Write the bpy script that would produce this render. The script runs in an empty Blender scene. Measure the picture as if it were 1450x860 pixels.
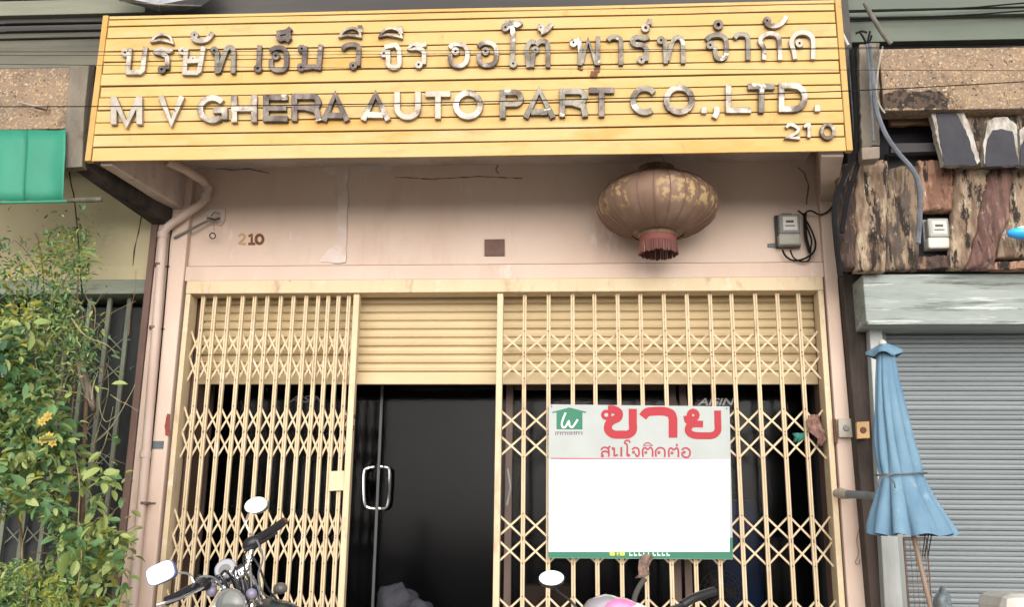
import bpy, math, random
from mathutils import Vector, Matrix, noise
random.seed(7)
sc = bpy.context.scene
COL = sc.collection
R = math.radians
# ------------------------------------------------------------------ camera
CX, CD, CZ = 0.43832, 5.63911, 1.2
YAW, PITCH, ROLL = 0.05989, 0.24399, 0.00955
FPX, PCX, PCY = 1366.247, 735.512, 425.268          # pixels of the 1450 x 860 photograph
def cam_axes():
    cy, sy, cp, sp = math.cos(YAW), math.sin(YAW), math.cos(PITCH), math.sin(PITCH)
    cr, sr = math.cos(ROLL), math.sin(ROLL)
    f = Vector((-sy*cp, cy*cp, sp)); r = Vector((cy, sy, 0)); u = r.cross(f)
    return cr*r + sr*u, -sr*r + cr*u, f
AR, AU, AF = cam_axes()
CAMP = Vector((CX, -CD, CZ))
cam = bpy.data.cameras.new("camera")
co = bpy.data.objects.new("camera", cam); COL.objects.link(co)
m3 = Matrix((AR, AU, -AF)).transposed()
co.matrix_world = Matrix.Translation(CAMP) @ m3.to_4x4()
cam.sensor_fit = 'HORIZONTAL'; cam.sensor_width = 36
cam.lens = FPX/1450*36
cam.shift_x = (725-PCX)/1450; cam.shift_y = (PCY-430)/1450
cam.clip_start = 0.05; cam.clip_end = 2000
sc.camera = co
# ------------------------------------------------------------------ world, sun, exposure
SUN_EL, SUN_AZ = 13, 174           # a high hazy sun behind the camera, slightly to the right
w = bpy.data.worlds.new("World"); sc.world = w; w.use_nodes = True
nt = w.node_tree; bg = nt.nodes['Background']
sky = nt.nodes.new('ShaderNodeTexSky'); sky.sky_type = 'NISHITA'; sky.sun_disc = False
sky.sun_elevation = R(SUN_EL); sky.sun_rotation = R(SUN_AZ)
sky.dust_density = 4; sky.air_density = 1.0
hs = nt.nodes.new('ShaderNodeHueSaturation'); hs.inputs['Saturation'].default_value = 0.25
nt.links.new(sky.outputs[0], hs.inputs['Color']); nt.links.new(hs.outputs[0], bg.inputs[0])
bg.inputs[1].default_value = 0.055
sl = bpy.data.lights.new("sun", 'SUN'); sl.energy = 2.9; sl.angle = R(90); sl.color = (1, .96, .91)
so = bpy.data.objects.new("sun", sl); COL.objects.link(so)
az = R(SUN_AZ)
sd = Vector((math.sin(az)*math.cos(R(SUN_EL)), math.cos(az)*math.cos(R(SUN_EL)), math.sin(R(SUN_EL))))
so.rotation_euler = (-sd).to_track_quat('-Z', 'Y').to_euler()
sc.view_settings.view_transform = 'Standard'; sc.view_settings.look = 'None'
sc.view_settings.exposure = 1.18; sc.view_settings.gamma = 1
sc.cycles.max_bounces = 6; sc.cycles.transparent_max_bounces = 12

# ------------------------------------------------------------------ pixel of the photo -> point on the upright plane y = Y
def P(px, py, Y=0.0):
    d = AF + AR*((px-PCX)/FPX) - AU*((py-PCY)/FPX)
    return CAMP + d*((Y+CD)/d.y)
def PXM(Y): return (Y+CD)/FPX                        # metres per pixel, roughly

# ------------------------------------------------------------------ colours and materials
def lin(c):
    def f(v):
        v /= 255
        return v/12.92 if v <= .04045 else ((v+.055)/1.055)**2.4
    return (f(c[0]), f(c[1]), f(c[2]), 1)
def alb(c, k=.62):                                    # photograph colour -> base colour
    l = lin(c); return (l[0]*k, l[1]*k, l[2]*k, 1)
MATS = {}
def mat(name, col, col2=None, scale=6, stretch=(1,1,1), rough=.75, bump=.15, bscale=60, metal=0, stain=None, k=.62, thr=(.38,.64), spec=.4):
    """col/col2: photograph colours mixed by noise; stain = (colour, scale, low, high, stretch)"""
    if name in MATS: return MATS[name]
    m = bpy.data.materials.new(name); m.use_nodes = True
    n = m.node_tree; L = n.links; b = n.nodes['Principled BSDF']
    b.inputs['Roughness'].default_value = rough; b.inputs['Metallic'].default_value = metal
    b.inputs['Specular IOR Level'].default_value = spec
    tc = n.nodes.new('ShaderNodeTexCoord'); oi = n.nodes.new('ShaderNodeObjectInfo')
    ad = n.nodes.new('ShaderNodeVectorMath'); ad.operation = 'ADD'
    mu = n.nodes.new('ShaderNodeMath'); mu.operation = 'MULTIPLY'; mu.inputs[1].default_value = 17
    L.new(oi.outputs['Random'], mu.inputs[0]); L.new(tc.outputs['Object'], ad.inputs[0]); L.new(mu.outputs[0], ad.inputs[1])
    def nz(sca, st, det=6, ro=.6):
        mp = n.nodes.new('ShaderNodeMapping'); mp.inputs['Scale'].default_value = st
        L.new(ad.outputs[0], mp.inputs[0])
        t = n.nodes.new('ShaderNodeTexNoise'); t.inputs['Scale'].default_value = sca
        t.inputs['Detail'].default_value = det; t.inputs['Roughness'].default_value = ro
        L.new(mp.outputs[0], t.inputs['Vector']); return t
    def mix(a, c, fac):
        x = n.nodes.new('ShaderNodeMix'); x.data_type = 'RGBA'
        if isinstance(a, tuple): x.inputs[6].default_value = a
        else: L.new(a, x.inputs[6])
        if isinstance(c, tuple): x.inputs[7].default_value = c
        else: L.new(c, x.inputs[7])
        L.new(fac, x.inputs[0]); return x.outputs[2]
    def ramp(t, lo, hi, inv=False):
        r = n.nodes.new('ShaderNodeMapRange'); r.inputs[1].default_value = lo; r.inputs[2].default_value = hi
        if inv: r.inputs[3].default_value, r.inputs[4].default_value = 1, 0
        L.new(t.outputs['Fac'], r.inputs[0]); return r.outputs[0]
    c1 = alb(col, k)
    out = c1
    if col2 is not None:
        out = mix(c1, alb(col2, k), ramp(nz(scale, stretch), *thr))
    for s in ([] if not stain else (stain if isinstance(stain, list) else [stain])):
        sc_, ss, lo, hi = s[:4]; st = s[4] if len(s) > 4 else (1, 1, 1)
        out = mix(out, alb(sc_, k), ramp(nz(ss, st, 8, .68), lo, hi))
    if isinstance(out, tuple): b.inputs['Base Color'].default_value = out
    else: L.new(out, b.inputs['Base Color'])
    if bump:
        bp = n.nodes.new('ShaderNodeBump'); bp.inputs['Strength'].default_value = min(1, bump*2); bp.inputs['Distance'].default_value = .004
        L.new(nz(bscale, stretch, 5).outputs['Fac'], bp.inputs['Height']); L.new(bp.outputs[0], b.inputs['Normal'])
    MATS[name] = m
    return m

M_pink = mat('pink_render', (225,203,188), (217,192,176), 1.6, (1,1,.6), .85, .2, 25, k=.78, stain=[((204,176,160), 2.0, .54, .78, (1.6,1,.5)), ((238,219,211), 5, .62, .72, (1.2,1,.4)), ((158,132,116), 9, .72, .84, (2.5,1,.22)), ((128,108,94), 40, .75, .79)])
M_pinkdirty = mat('pink_render_dirty', (224,206,196), (200,180,166), 4, (1,1,.5), .8, .18, 40, k=.72, stain=((120,104,92), 7, .6, .78, (1,1,.4)))
M_cream = mat('cream_paint', (238,216,180), (230,206,168), 5, (1,1,.5), .6, .1, 40, k=.66, stain=[((196,164,132), 8, .56, .70, (1,1,.4)), ((246,234,214), 7, .58, .70), ((142,104,76), 26, .66, .72)])
M_cream2 = mat('cream_shutter_paint', (232,208,164), (222,197,152), 3, (.4,1,1), .6, .05, 40, k=.66, stain=[((176,142,96), 8, .66, .85, (.6,1,1))])
M_rail = mat('brown_metal', (140,112,98), (112,88,76), 6, (1,1,.4), .6, .1)
M_yel = mat('yellow_board_paint', (252,216,150), (250,206,124), 2.2, (.45,1,1.2), .65, .1, 30, k=.53,
            stain=[((248,186,94), 1.3, .52, .68, (.8,1,2.2)), ((222,190,128), 3.4, .58, .70, (.5,1,2)), ((238,168,80), 7, .62, .76, (2.2,1,.6)), ((150,112,70), 12, .70, .76, (.5,1,1.6)), ((252,226,182), 2.5, .58, .74, (.35,1,2)), ((168,120,70), 6, .67, .80, (.3,1,2))])
M_yelframe = mat('yellow_frame_paint', (250,206,124), (246,190,92), 3, (1,1,1), .6, .08, k=.45, stain=((190,140,80), 9, .62, .78))
M_dirtgap = mat('sign_backing', (110,66,36), (70,44,28), 6)
M_brown = mat('brown_column_paint', (140,112,102), (112,88,80), 4, (1,1,.3), .8, .25, stain=[((60,46,40), 5, .60, .75, (1,1,.3)), ((160,136,120), 9, .64, .74)])
M_darkwood = mat('dark_weathered_timber', (84,72,66), (44,36,33), 9, (1,1,.22), .9, .5, 50, stain=((150,134,118), 11, .64, .74, (1,1,.3)))
M_beige = mat('beige_render', (212,200,164), (198,186,150), 2, (1,1,.6), .85, .15, 40, k=.7, stain=[((150,140,106), 2.5, .58, .8), ((120,104,78), 18, .72, .78)])
M_grey = mat('grey_board', (128,126,112), (104,103,94), 3, (.2,1,1.4), .85, .25, stain=[((74,74,68), 3, .6, .75, (.25,1,2)), ((156,156,134), 3, .58, .7, (.2,1,1.5))])
M_greylight = mat('pale_grey_board', (158,160,140), (132,134,118), 3, (.2,1,1.4), .85, .2)
M_greydark = mat('dark_grey_board', (96,92,90), (80,78,76), 3, (.2,1,1.4), .85, .15)
M_greygreen = mat('grey_green_slab', (130,138,126), (110,120,110), 1.5, (.3,1,1), .85, .15, stain=((88,96,88), 4, .56, .75, (.3,1,1)))
def terrazzo():
    m = mat('washed_pebble_render', (172,146,122), (146,128,112), 2.5, (1,1,1), .9, 1, 70, k=.6, stain=[((112,94,78), 2.2, .52, .7), ((214,184,140), 62, .55, .60), ((222,206,182), 48, .60, .65), ((82,70,60), 55, .58, .63), ((60,52,46), 4, .66, .74)])
    return m
M_terr = terrazzo()
M_stone = mat('grey_cement_post', (148,138,122), (116,108,98), 6, (1,1,.4), .9, .5, 60, stain=[((74,66,58), 7, .58, .7, (1,1,.4)), ((190,184,172), 12, .62, .72)])
M_green = mat('green_tarpaulin', (66,186,152), (54,170,138), 3, (1,1,.5), .6, .2, 14, k=.42, stain=((96,150,96), 4, .64, .78, (1,1,.4)))
M_silver = [mat('bright_chrome', (226,216,202), (196,186,172), 9, (1,1,.7), .42, .3, 40, .4, k=.46, stain=((112,94,80), 13, .60, .68)),  # letter reflections painted into the colour as dark and bright patches, with rust
            mat('worn_reflection_chrome', (220,208,194), (96,84,78), 7, (1,1,1), .38, .35, 40, .5, k=.52, thr=(.40,.60), stain=((86,62,48), 16, .60, .68)),
            mat('dark_reflection_chrome', (112,102,96), (74,66,64), 10, (1,1,.8), .38, .4, 40, .6, k=.8, thr=(.42,.6), stain=[((58,48,44), 14, .56, .66), ((196,186,172), 8, .60, .66)]),
            mat('grey_reflection_chrome', (128,122,112), (84,80,74), 10, (1,1,.8), .36, .4, 40, .6, k=.75, thr=(.40,.62), stain=[((78,62,50), 14, .54, .64), ((208,204,194), 8, .60, .66)])]
M_letteredge = mat('letter_edge', (120,98,78), (70,52,40), 14, rough=.5, bump=.2, metal=.3)
M_black = mat('black_cable', (34,33,35), (24,24,26), 10, rough=.8, bump=.1, k=.5, spec=.2)
M_greycable = mat('grey_cable', (124,128,136), (90,94,100), 10, rough=.5, bump=.1)
M_whitecable = mat('white_cable', (206,200,188), (160,150,136), 12, rough=.6, bump=.1)
M_wood = mat('brown_door_frame', (122,96,84), (96,74,66), 5, (1,1,.2), .5, .1)
M_plaster_white = mat('white_plastic', (232,230,224), (214,210,202), 6, rough=.5, bump=.05)
M_greyplastic = mat('grey_plastic', (150,150,146), (132,132,128), 10, rough=.5, bump=.05)
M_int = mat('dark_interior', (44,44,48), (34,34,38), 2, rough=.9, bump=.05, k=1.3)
M_rshut = mat('grey_shutter_paint', (146,154,158), (134,142,146), 2, (.3,1,1), .5, .05, 40, k=.66, stain=[((158,162,158), 4, .6, .8, (.5,1,1)), ((100,106,106), 6, .64, .8, (.3,1,1))])
M_beam = mat('weathered_pale_beam', (182,190,186), (156,166,162), 5, (.3,1,2.2), .9, .6, 50, stain=[((112,116,110), 6, .55, .64, (.22,1,4)), ((216,222,220), 6, .58, .64, (.25,1,4)), ((124,108,88), 9, .68, .73, (.3,1,3))])
M_palepost = mat('pale_peeling_post', (208,212,212), (176,178,174), 5, (1,1,.22), .85, .3, 50, stain=[((120,104,90), 7, .60, .72, (1,1,.25))])
M_blue = mat('blue_canvas', (144,184,210), (118,160,192), 6, (1,1,.4), .85, .3, 80, stain=[((178,208,224), 8, .58, .74), ((96,120,140), 7, .68, .8)], k=.52)
M_rust = mat('rusty_metal', (128,84,62), (84,58,46), 16, rough=.8, bump=.3)

def glassmat(name, tint, ior=1.45, rough=.03):
    m = bpy.data.materials.new(name); m.use_nodes = True; n = m.node_tree; n.nodes.clear(); L = n.links
    o = n.nodes.new('ShaderNodeOutputMaterial'); t = n.nodes.new('ShaderNodeBsdfTransparent'); t.inputs[0].default_value = tint
    g = n.nodes.new('ShaderNodeBsdfGlossy'); g.inputs['Roughness'].default_value = rough
    f = n.nodes.new('ShaderNodeFresnel'); f.inputs[0].default_value = ior
    mx = n.nodes.new('ShaderNodeMixShader'); L.new(f.outputs[0], mx.inputs[0]); L.new(t.outputs[0], mx.inputs[1]); L.new(g.outputs[0], mx.inputs[2]); L.new(mx.outputs[0], o.inputs[0])
    return m
M_tint = glassmat('dark_tinted_glass', (.52, .52, .54, 1), 1.16, .12)
M_clear = glassmat('clear_glass', (.95, .95, .95, 1))
def plain(name, col, rough=.5, metal=0, k=.62):
    return mat(name, col, None, rough=rough, metal=metal, bump=0, k=k)
M_chrome = plain('chrome', (235,235,238), .12, 1, 1)
M_mirror = plain('mirror_glass', (225,230,232), .05, 1, .8)
M_plasticblack = plain('black_plastic', (46,46,50), .4)
M_red = plain('red_print', (226,44,64), .6, k=.42); M_darkred = plain('dark_red_print', (190,60,80), .6, k=.6)
M_grn = plain('green_print', (52,140,108), .6, k=.55); M_board = mat('sale_board_white', (222,230,228), (214,222,220), 4, rough=.5, bump=.03, k=.46)
M_white = plain('white_sheet', (255,255,255), .6, k=.95); M_yelprint = plain('yellow_print', (214,214,70), .6, k=.8)
M_paleprint = plain('pale_print', (214,236,226), .6, k=.8); M_mauve = plain('mauve_print', (170,140,160), .6, k=.35)

# ------------------------------------------------------------------ mesh building
class MB:
    def __init__(s): s.v = []; s.f = []
    def add(s, vs, fs):
        n = len(s.v); s.v += [Vector(p) for p in vs]; s.f += [tuple(i+n for i in f) for f in fs]; return s
    def box(s, x0, x1, y0, y1, z0, z1):
        return s.add([(x0,y0,z0),(x1,y0,z0),(x1,y1,z0),(x0,y1,z0),(x0,y0,z1),(x1,y0,z1),(x1,y1,z1),(x0,y1,z1)],
                     [(0,3,2,1),(4,5,6,7),(0,1,5,4),(1,2,6,5),(2,3,7,6),(3,0,4,7)])
    def prism(s, pts, t):                 # pts: outline on an upright plane (counter-clockwise from the front); t = depth behind
        pts = [Vector(p) for p in pts]; n = len(pts); b = [p+Vector((0,t,0)) for p in pts]
        a = sum(pts[i].x*pts[(i+1)%n].z - pts[(i+1)%n].x*pts[i].z for i in range(n))
        if a < 0: pts.reverse(); b.reverse()
        fs = [tuple(range(n)), tuple(reversed(range(n, 2*n)))] + [(i, n+i, n+(i+1)%n, (i+1)%n) for i in range(n)]
        return s.add(pts+b, fs)
    def hull8(s, front, back):            # two matching quads
        return s.add(list(front)+list(back), [(0,1,2,3),(7,6,5,4),(0,4,5,1),(1,5,6,2),(2,6,7,3),(3,7,4,0)])
    def tube(s, pts, r, n=8, closed=False, cap=True):
        pts = [Vector(p) for p in pts]; m = len(pts); rs = r if isinstance(r, (list, tuple)) else [r]*m
        up = Vector((.13, .21, .97)).normalized(); base = len(s.v); vs = []; prev = None
        for i, p in enumerate(pts):
            a = pts[(i-1) % m] if (i or closed) else p; b = pts[(i+1) % m] if (i < m-1 or closed) else p
            d = (b-a).normalized()
            x = (prev - d*prev.dot(d)) if prev is not None else d.cross(up)
            if x.length < 1e-4: x = d.cross(Vector((1,0,0)))
            x.normalize(); prev = x; y = d.cross(x)
            for k in range(n):
                t = 2*math.pi*k/n; vs.append(p + (x*math.cos(t)+y*math.sin(t))*rs[i])
        fs = []
        for i in range(m if closed else m-1):
            j = (i+1) % m
            for k in range(n): fs.append((i*n+k, i*n+(k+1)%n, j*n+(k+1)%n, j*n+k))
        if cap and not closed: fs += [tuple(reversed(range(n))), tuple(range((m-1)*n, m*n))]
        return s.add(vs, fs)
    def lathe(s, c, prof, n=24, axis='z', sx=1, sy=1):   # prof: (radius, height)
        c = Vector(c); vs = []
        for r, h in prof:
            for k in range(n):
                t = 2*math.pi*k/n
                v = (r*math.cos(t)*sx, r*math.sin(t)*sy, h)
                if axis == 'y': v = (v[0], v[2], v[1])
                elif axis == 'x': v = (v[2], v[0], v[1])
                vs.append(c+Vector(v))
        fs = []; m = len(prof)
        for i in range(m-1):
            for k in range(n): fs.append((i*n+k, i*n+(k+1)%n, (i+1)*n+(k+1)%n, (i+1)*n+k))
        fs += [tuple(reversed(range(n))), tuple(range((m-1)*n, m*n))]
        return s.add(vs, fs)
    def ball(s, c, rx, ry, rz, n=16, m=10, rot=None):
        c = Vector(c); vs = []
        for i in range(m+1):
            a = math.pi*(.02+.96*i/m)
            for k in range(n):
                t = 2*math.pi*k/n; v = Vector((rx*math.sin(a)*math.cos(t), ry*math.sin(a)*math.sin(t), rz*math.cos(a)))
                if rot: v = rot @ v
                vs.append(c+v)
        fs = [(i*n+k, (i+1)*n+k, (i+1)*n+(k+1)%n, i*n+(k+1)%n) for i in range(m) for k in range(n)]
        fs += [tuple(range(n)), tuple(reversed(range(m*n, (m+1)*n)))]
        return s.add(vs, fs)
    def strokes(s, list_, Y, w, t, closed=False):  # flat lettering in photo pixels on the plane Y, thickness t towards the street
        for k, st in enumerate(list_):
            ww = w; cl = closed; pts = st
            if isinstance(st, dict): ww = st.get('w', w); cl = st.get('c', False); pts = st['p']
            ribbon(s, pts, Y, ww, t+.0011*k, cl)
        return s
    def build(s, name, m, parent=None, smooth=False, bevel=0, loc=None):
        me = bpy.data.meshes.new(name)
        off = Vector((0,0,0))
        if parent is not None: off = parent.location.copy()
        elif loc is not None: off = Vector(loc)
        me.from_pydata([tuple(v-off) for v in s.v], [], s.f); me.update()
        if isinstance(m, (list, tuple)):
            for q in m: me.materials.append(q)
        else: me.materials.append(m)
        if smooth:
            me.polygons.foreach_set('use_smooth', [True]*len(me.polygons))
            if smooth != 'full': me.set_sharp_from_angle(angle=R(40))
        o = bpy.data.objects.new(name, me); COL.objects.link(o)
        if parent is not None: o.parent = parent
        elif loc is not None: o.location = off
        if bevel:
            b = o.modifiers.new('bevel', 'BEVEL'); b.width = bevel; b.segments = 2; b.limit_method = 'ANGLE'
        return o
def ring_pts(cx, cy, r, n=12, ry=None):
    ry = ry or r
    return [(cx+r*math.cos(2*math.pi*k/n), cy+ry*math.sin(2*math.pi*k/n)) for k in range(n)]
def smooth_pts(p, n=4):
    if len(p) < 3: return p
    out = []
    for i in range(len(p)-1):
        a = p[i-1] if i else p[0]; b = p[i]; c = p[i+1]; d = p[i+2] if i+2 < len(p) else p[-1]
        for k in range(n):
            t = k/n
            out.append(tuple(.5*((2*b[j])+(-a[j]+c[j])*t+(2*a[j]-5*b[j]+4*c[j]-d[j])*t*t+(-a[j]+3*b[j]-3*c[j]+d[j])*t**3) for j in range(len(b))))
    out.append(p[-1]); return out
def ribbon(mb, pts, Y, w, t, closed):
    n = len(pts); L = []; Rr = []
    for i in range(n):
        a = pts[(i-1) % n] if (i or closed) else pts[i]; b = pts[i]; c = pts[(i+1) % n] if (i < n-1 or closed) else pts[i]
        def nrm(p, q):
            dx, dy = q[0]-p[0], q[1]-p[1]; l = math.hypot(dx, dy) or 1; return (-dy/l, dx/l)
        if a == b: m = nrm(b, c); sc_ = 1
        elif b == c: m = nrm(a, b); sc_ = 1
        else:
            n1, n2 = nrm(a, b), nrm(b, c); mx, my = n1[0]+n2[0], n1[1]+n2[1]; l = math.hypot(mx, my) or 1; m = (mx/l, my/l)
            sc_ = min(1.45, 1/max(.5, m[0]*n1[0]+m[1]*n1[1]))
        L.append((b[0]+m[0]*w/2*sc_, b[1]+m[1]*w/2*sc_)); Rr.append((b[0]-m[0]*w/2*sc_, b[1]-m[1]*w/2*sc_))
    vf = [P(x, y, Y) for x, y in L]+[P(x, y, Y) for x, y in Rr]
    fr = [v-Vector((0, t, 0)) for v in vf]
    N = n; fs = []
    for i in range(n if closed else n-1):
        j = (i+1) % n
        fs.append((i, j, N+j, N+i)); fs.append((i, 2*N+i, 2*N+j, j)); fs.append((N+i, N+j, 3*N+j, 3*N+i))
    if not closed: fs += [(0, N, 3*N, 2*N), (N-1, 3*N-1, 4*N-1, 2*N-1)]
    mb.add(fr+vf, fs)

def tag(o, label=None, cat=None, group=None, kind=None):
    if label: o['label'] = label
    if cat: o['category'] = cat
    if group: o['group'] = group
    if kind: o['kind'] = kind
    return o
def thing(name, loc, label, cat, group=None):
    o = bpy.data.objects.new(name, None); o.empty_display_size = .1; COL.objects.link(o); o.location = Vector(loc)
    return tag(o, label, cat, group)
def dup(o, parent=None, loc=None, name=None):
    c = o.copy(); COL.objects.link(c)
    if parent is not None: c.parent = parent
    if loc is not None: c.location = loc
    return c
def poly(pts, Y): return [P(x, y, Y) for x, y in pts]
def slab(name, pts, Y, t, m, parent=None, bevel=0, **k):
    return MB().prism(poly(pts, Y), t).build(name, m, parent, bevel=bevel, **k)
def rough_poly(pts, step=6, amp=1.2, seed=0):
    r = random.Random(seed); out = []
    for i in range(len(pts)):
        a, b = pts[i], pts[(i+1) % len(pts)]; l = math.hypot(b[0]-a[0], b[1]-a[1]); n = max(1, int(l/step))
        for k in range(n):
            t = k/n; out.append((a[0]+(b[0]-a[0])*t+(r.uniform(-amp, amp) if k else 0), a[1]+(b[1]-a[1])*t+(r.uniform(-amp, amp) if k else 0)))
    return out

# ================================================================== SETTING
M_asph = mat('concrete_road', (190,186,178), (172,168,160), 3, rough=.9, bump=.5, bscale=90, k=.8)  # unseen road and pavement made this pale to bounce fill under the canopy
M_conc = mat('concrete_pavement', (200,196,186), (184,180,170), 2, rough=.9, bump=.3, k=.8, stain=((110,106,98), 3, .58, .75))
g = MB().add([(-300,-300,-.13),(300,-300,-.13),(300,300,-.13),(-300,300,-.13)], [(0,1,2,3)]).build('road', M_asph); tag(g, kind='structure')
g = MB().box(-40, 40, -2.6, -.9, -.126, -.004).build('pavement', M_conc, bevel=.01); tag(g, kind='structure')
g = MB().box(-40, 40, -2.75, -2.602, -.126, .0).build('kerb', M_stone, bevel=.01); tag(g, kind='structure')
g = MB().box(-40, 40, -.898, 6, -.126, 0.0).build('ground', M_conc); tag(g, kind='structure')

# ================================================================== CENTRE SHOPHOUSE
Z_SOF = P(600, 233, 0).z
Z_LT, Z_LB = 2.829, P(600, 397, 0).z
B = thing('shophouse', (0,.3,0), 'pink rendered shophouse with cream folding gates under the yellow sign', 'building')
XL0 = P(219, 400, 0).x; XR0 = P(1191, 400, 0).x      # outer edges of the pillars
XLi = P(262, 400, 0).x; XRi = P(1167, 400, 0).x
GL = P(266.5, 400, 0).x; GR = P(1164, 400, 0).x
mb = MB().box(XLi+.001, XRi-.001, .02, .14, Z_LT+.011, Z_SOF+.3); mb.build('wall', M_pink, B)
MB().box(XLi+.001, XRi-.001, .05, .139, Z_LT+.001, Z_LT+.0105).build('shade_groove', M_rail, B)  # added recess with a brown strip for the shadow line above the lintel
MB().box(XL0, XLi, -.03, .3, 0, Z_SOF+.3).build('pillar', M_pink, B, bevel=.008)
MB().box(XRi, XR0, -.03, .3, 0, Z_SOF+.3).build('pillar', M_pink, B, bevel=.008)
MB().box(XLi+.001, XRi-.001, -.015, .3, Z_LB, Z_LT).build('lintel', M_pink, B, bevel=.006)
MB().box(P(235,250,0).x-.05, 1.86, -.70, .019, Z_SOF, Z_SOF+.15).build('soffit', M_pinkdirty, B)
MB().box(-2.2, 2.05, -.45, .3, Z_SOF+.151, Z_SOF+1.6).build('upper_wall', M_greydark, B)
# side fins carrying the sign: underside rises towards the street
def fin(fx0, fx1, bx0, bx1, zf, zb, m):
    yf, yb = -.705, -.032
    top = Z_SOF+.14
    f = [(fx0,yf,zf),(fx1,yf,zf),(fx1,yf,top),(fx0,yf,top)]; b = [(bx0,yb,zb),(bx1,yb,zb),(bx1,yb,top),(bx0,yb,top)]
    return MB().hull8(f, b)
zf = P(120,228,-.75).z; zb = P(246,299,0).z
fL = P(122,228,-.75).x
fin(fL+.06, fL+.13, P(243,300,0).x, P(262,300,0).x, zf-.01, zb, M_pinkdirty).build('side_wall', M_pinkdirty, B, bevel=.004)
fRx = P(1203,214,-.75).x
fin(fRx-.14, fRx-.02, P(1160,285,0).x, P(1180,290,0).x, P(1205,214,-.75).z-.01, P(1178,288,0).z, M_pinkdirty).build('side_wall', M_pinkdirty, B, bevel=.004)
# shallow raised render strip and patched crack on the wall
MB().prism(poly(rough_poly([(476,232),(494,232),(492,300),(490,372),(470,373),(478,330),(478,270)], 9, 1.6, 3), .02), .01).build('render_patch', mat('pale_patch', (248,232,224), (234,212,202), 8, rough=.9, bump=.8, bscale=24, k=.68, stain=((196,168,152), 10, .60, .7)), B).location.y -= .0125
slab('render_patch', rough_poly([(452,372),(468,352),(480,350),(480,373)], 7, 1.5, 4), .02, .01, MATS['pale_patch'], B).location.y -= .005
slab('render_patch', rough_poly([(440,236),(560,234),(548,241),(505,246),(476,250),(462,243)], 7, 1.5, 5), .02, .01, MATS['pale_patch'], B).location.y -= .0055
# corner groove lines of the wall at right
for a, b_ in (((1152,226),(1155,275)), ((1167,279),(1171,372))):
    MB().tube([P(*a, -.0), P(*b_, -.0)], .004, 6).build('groove_bead', M_pinkdirty, B)
MB().box(P(1153,226,0).x, XRi, -.012, .0195, P(1160,276,0).z, Z_SOF).build('corner_rib', M_pinkdirty, B, bevel=.004)
# interior
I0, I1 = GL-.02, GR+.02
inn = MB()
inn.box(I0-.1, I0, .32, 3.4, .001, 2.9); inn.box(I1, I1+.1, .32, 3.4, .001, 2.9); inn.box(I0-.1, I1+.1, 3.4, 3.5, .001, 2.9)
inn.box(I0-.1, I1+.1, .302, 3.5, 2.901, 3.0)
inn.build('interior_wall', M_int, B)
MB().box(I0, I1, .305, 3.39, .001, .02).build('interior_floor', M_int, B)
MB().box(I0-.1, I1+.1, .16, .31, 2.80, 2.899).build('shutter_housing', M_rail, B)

for pts_ in ([(300,236),(330,240),(352,238),(380,244),(381,245.5),(352,239.8),(330,241.6),(300,238)], [(560,250),(610,253),(680,249),(740,252),(740,253.2),(680,250.5),(610,254.4),(560,251.2)],
             [(1130,236),(1140,244),(1146,262),(1143,290),(1141,290),(1144,262),(1138,245),(1129,237)], [(700,228),(706,234),(703,240),(707,246),(705,246),(701,240),(704,234),(698,228)]):
    slab('crack', rough_poly(pts_, 5, .5, 8), .0185, .0014, mat('crack_shadow_dirt', (166,140,124), (140,116,100), 20, rough=.95), B)
# ---- vent tile and painted number on the wall
o = slab('vent_tile', [(686,339),(714.5,338.5),(714.5,362),(686,362)], .006, .012, mat('brown_vent', (138,108,98), (122,94,86), 12, rough=.8, bump=.3), bevel=.001)
tag(o, 'small square brown vent tile set in the pink wall', 'vent')
M_num = mat('brown_number_paint', (150,98,56), (120,72,44), 20, rough=.8, bump=.2)
M_numf = mat('faded_number_paint', (222,186,142), (206,160,112), 20, rough=.8, bump=.2)
hn = thing('house_number', P(355,347,.016), 'faded brown house number painted on the pink wall left of the crack', 'number')
mb = MB().strokes([[(352,335),(356.5,332.5),(356.5,345)], [(351.5,345.5),(361.5,345.5)]], .0185, 3.6, .001); mb.build('digit', M_num, hn)
mb = MB().strokes([{'p': ring_pts(367.5,339,5.0,16,6.2), 'c': True}], .0185, 4.2, .001); mb.build('digit', M_num, hn)
mb = MB().strokes([smooth_pts([(338,335),(342,332),(346.5,334),(345,339),(339,345),(348,345.5)])], .0185, 3.2, .001); tag(mb.build('digit', M_numf, hn), 'nearly worn away pale digit')

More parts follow.
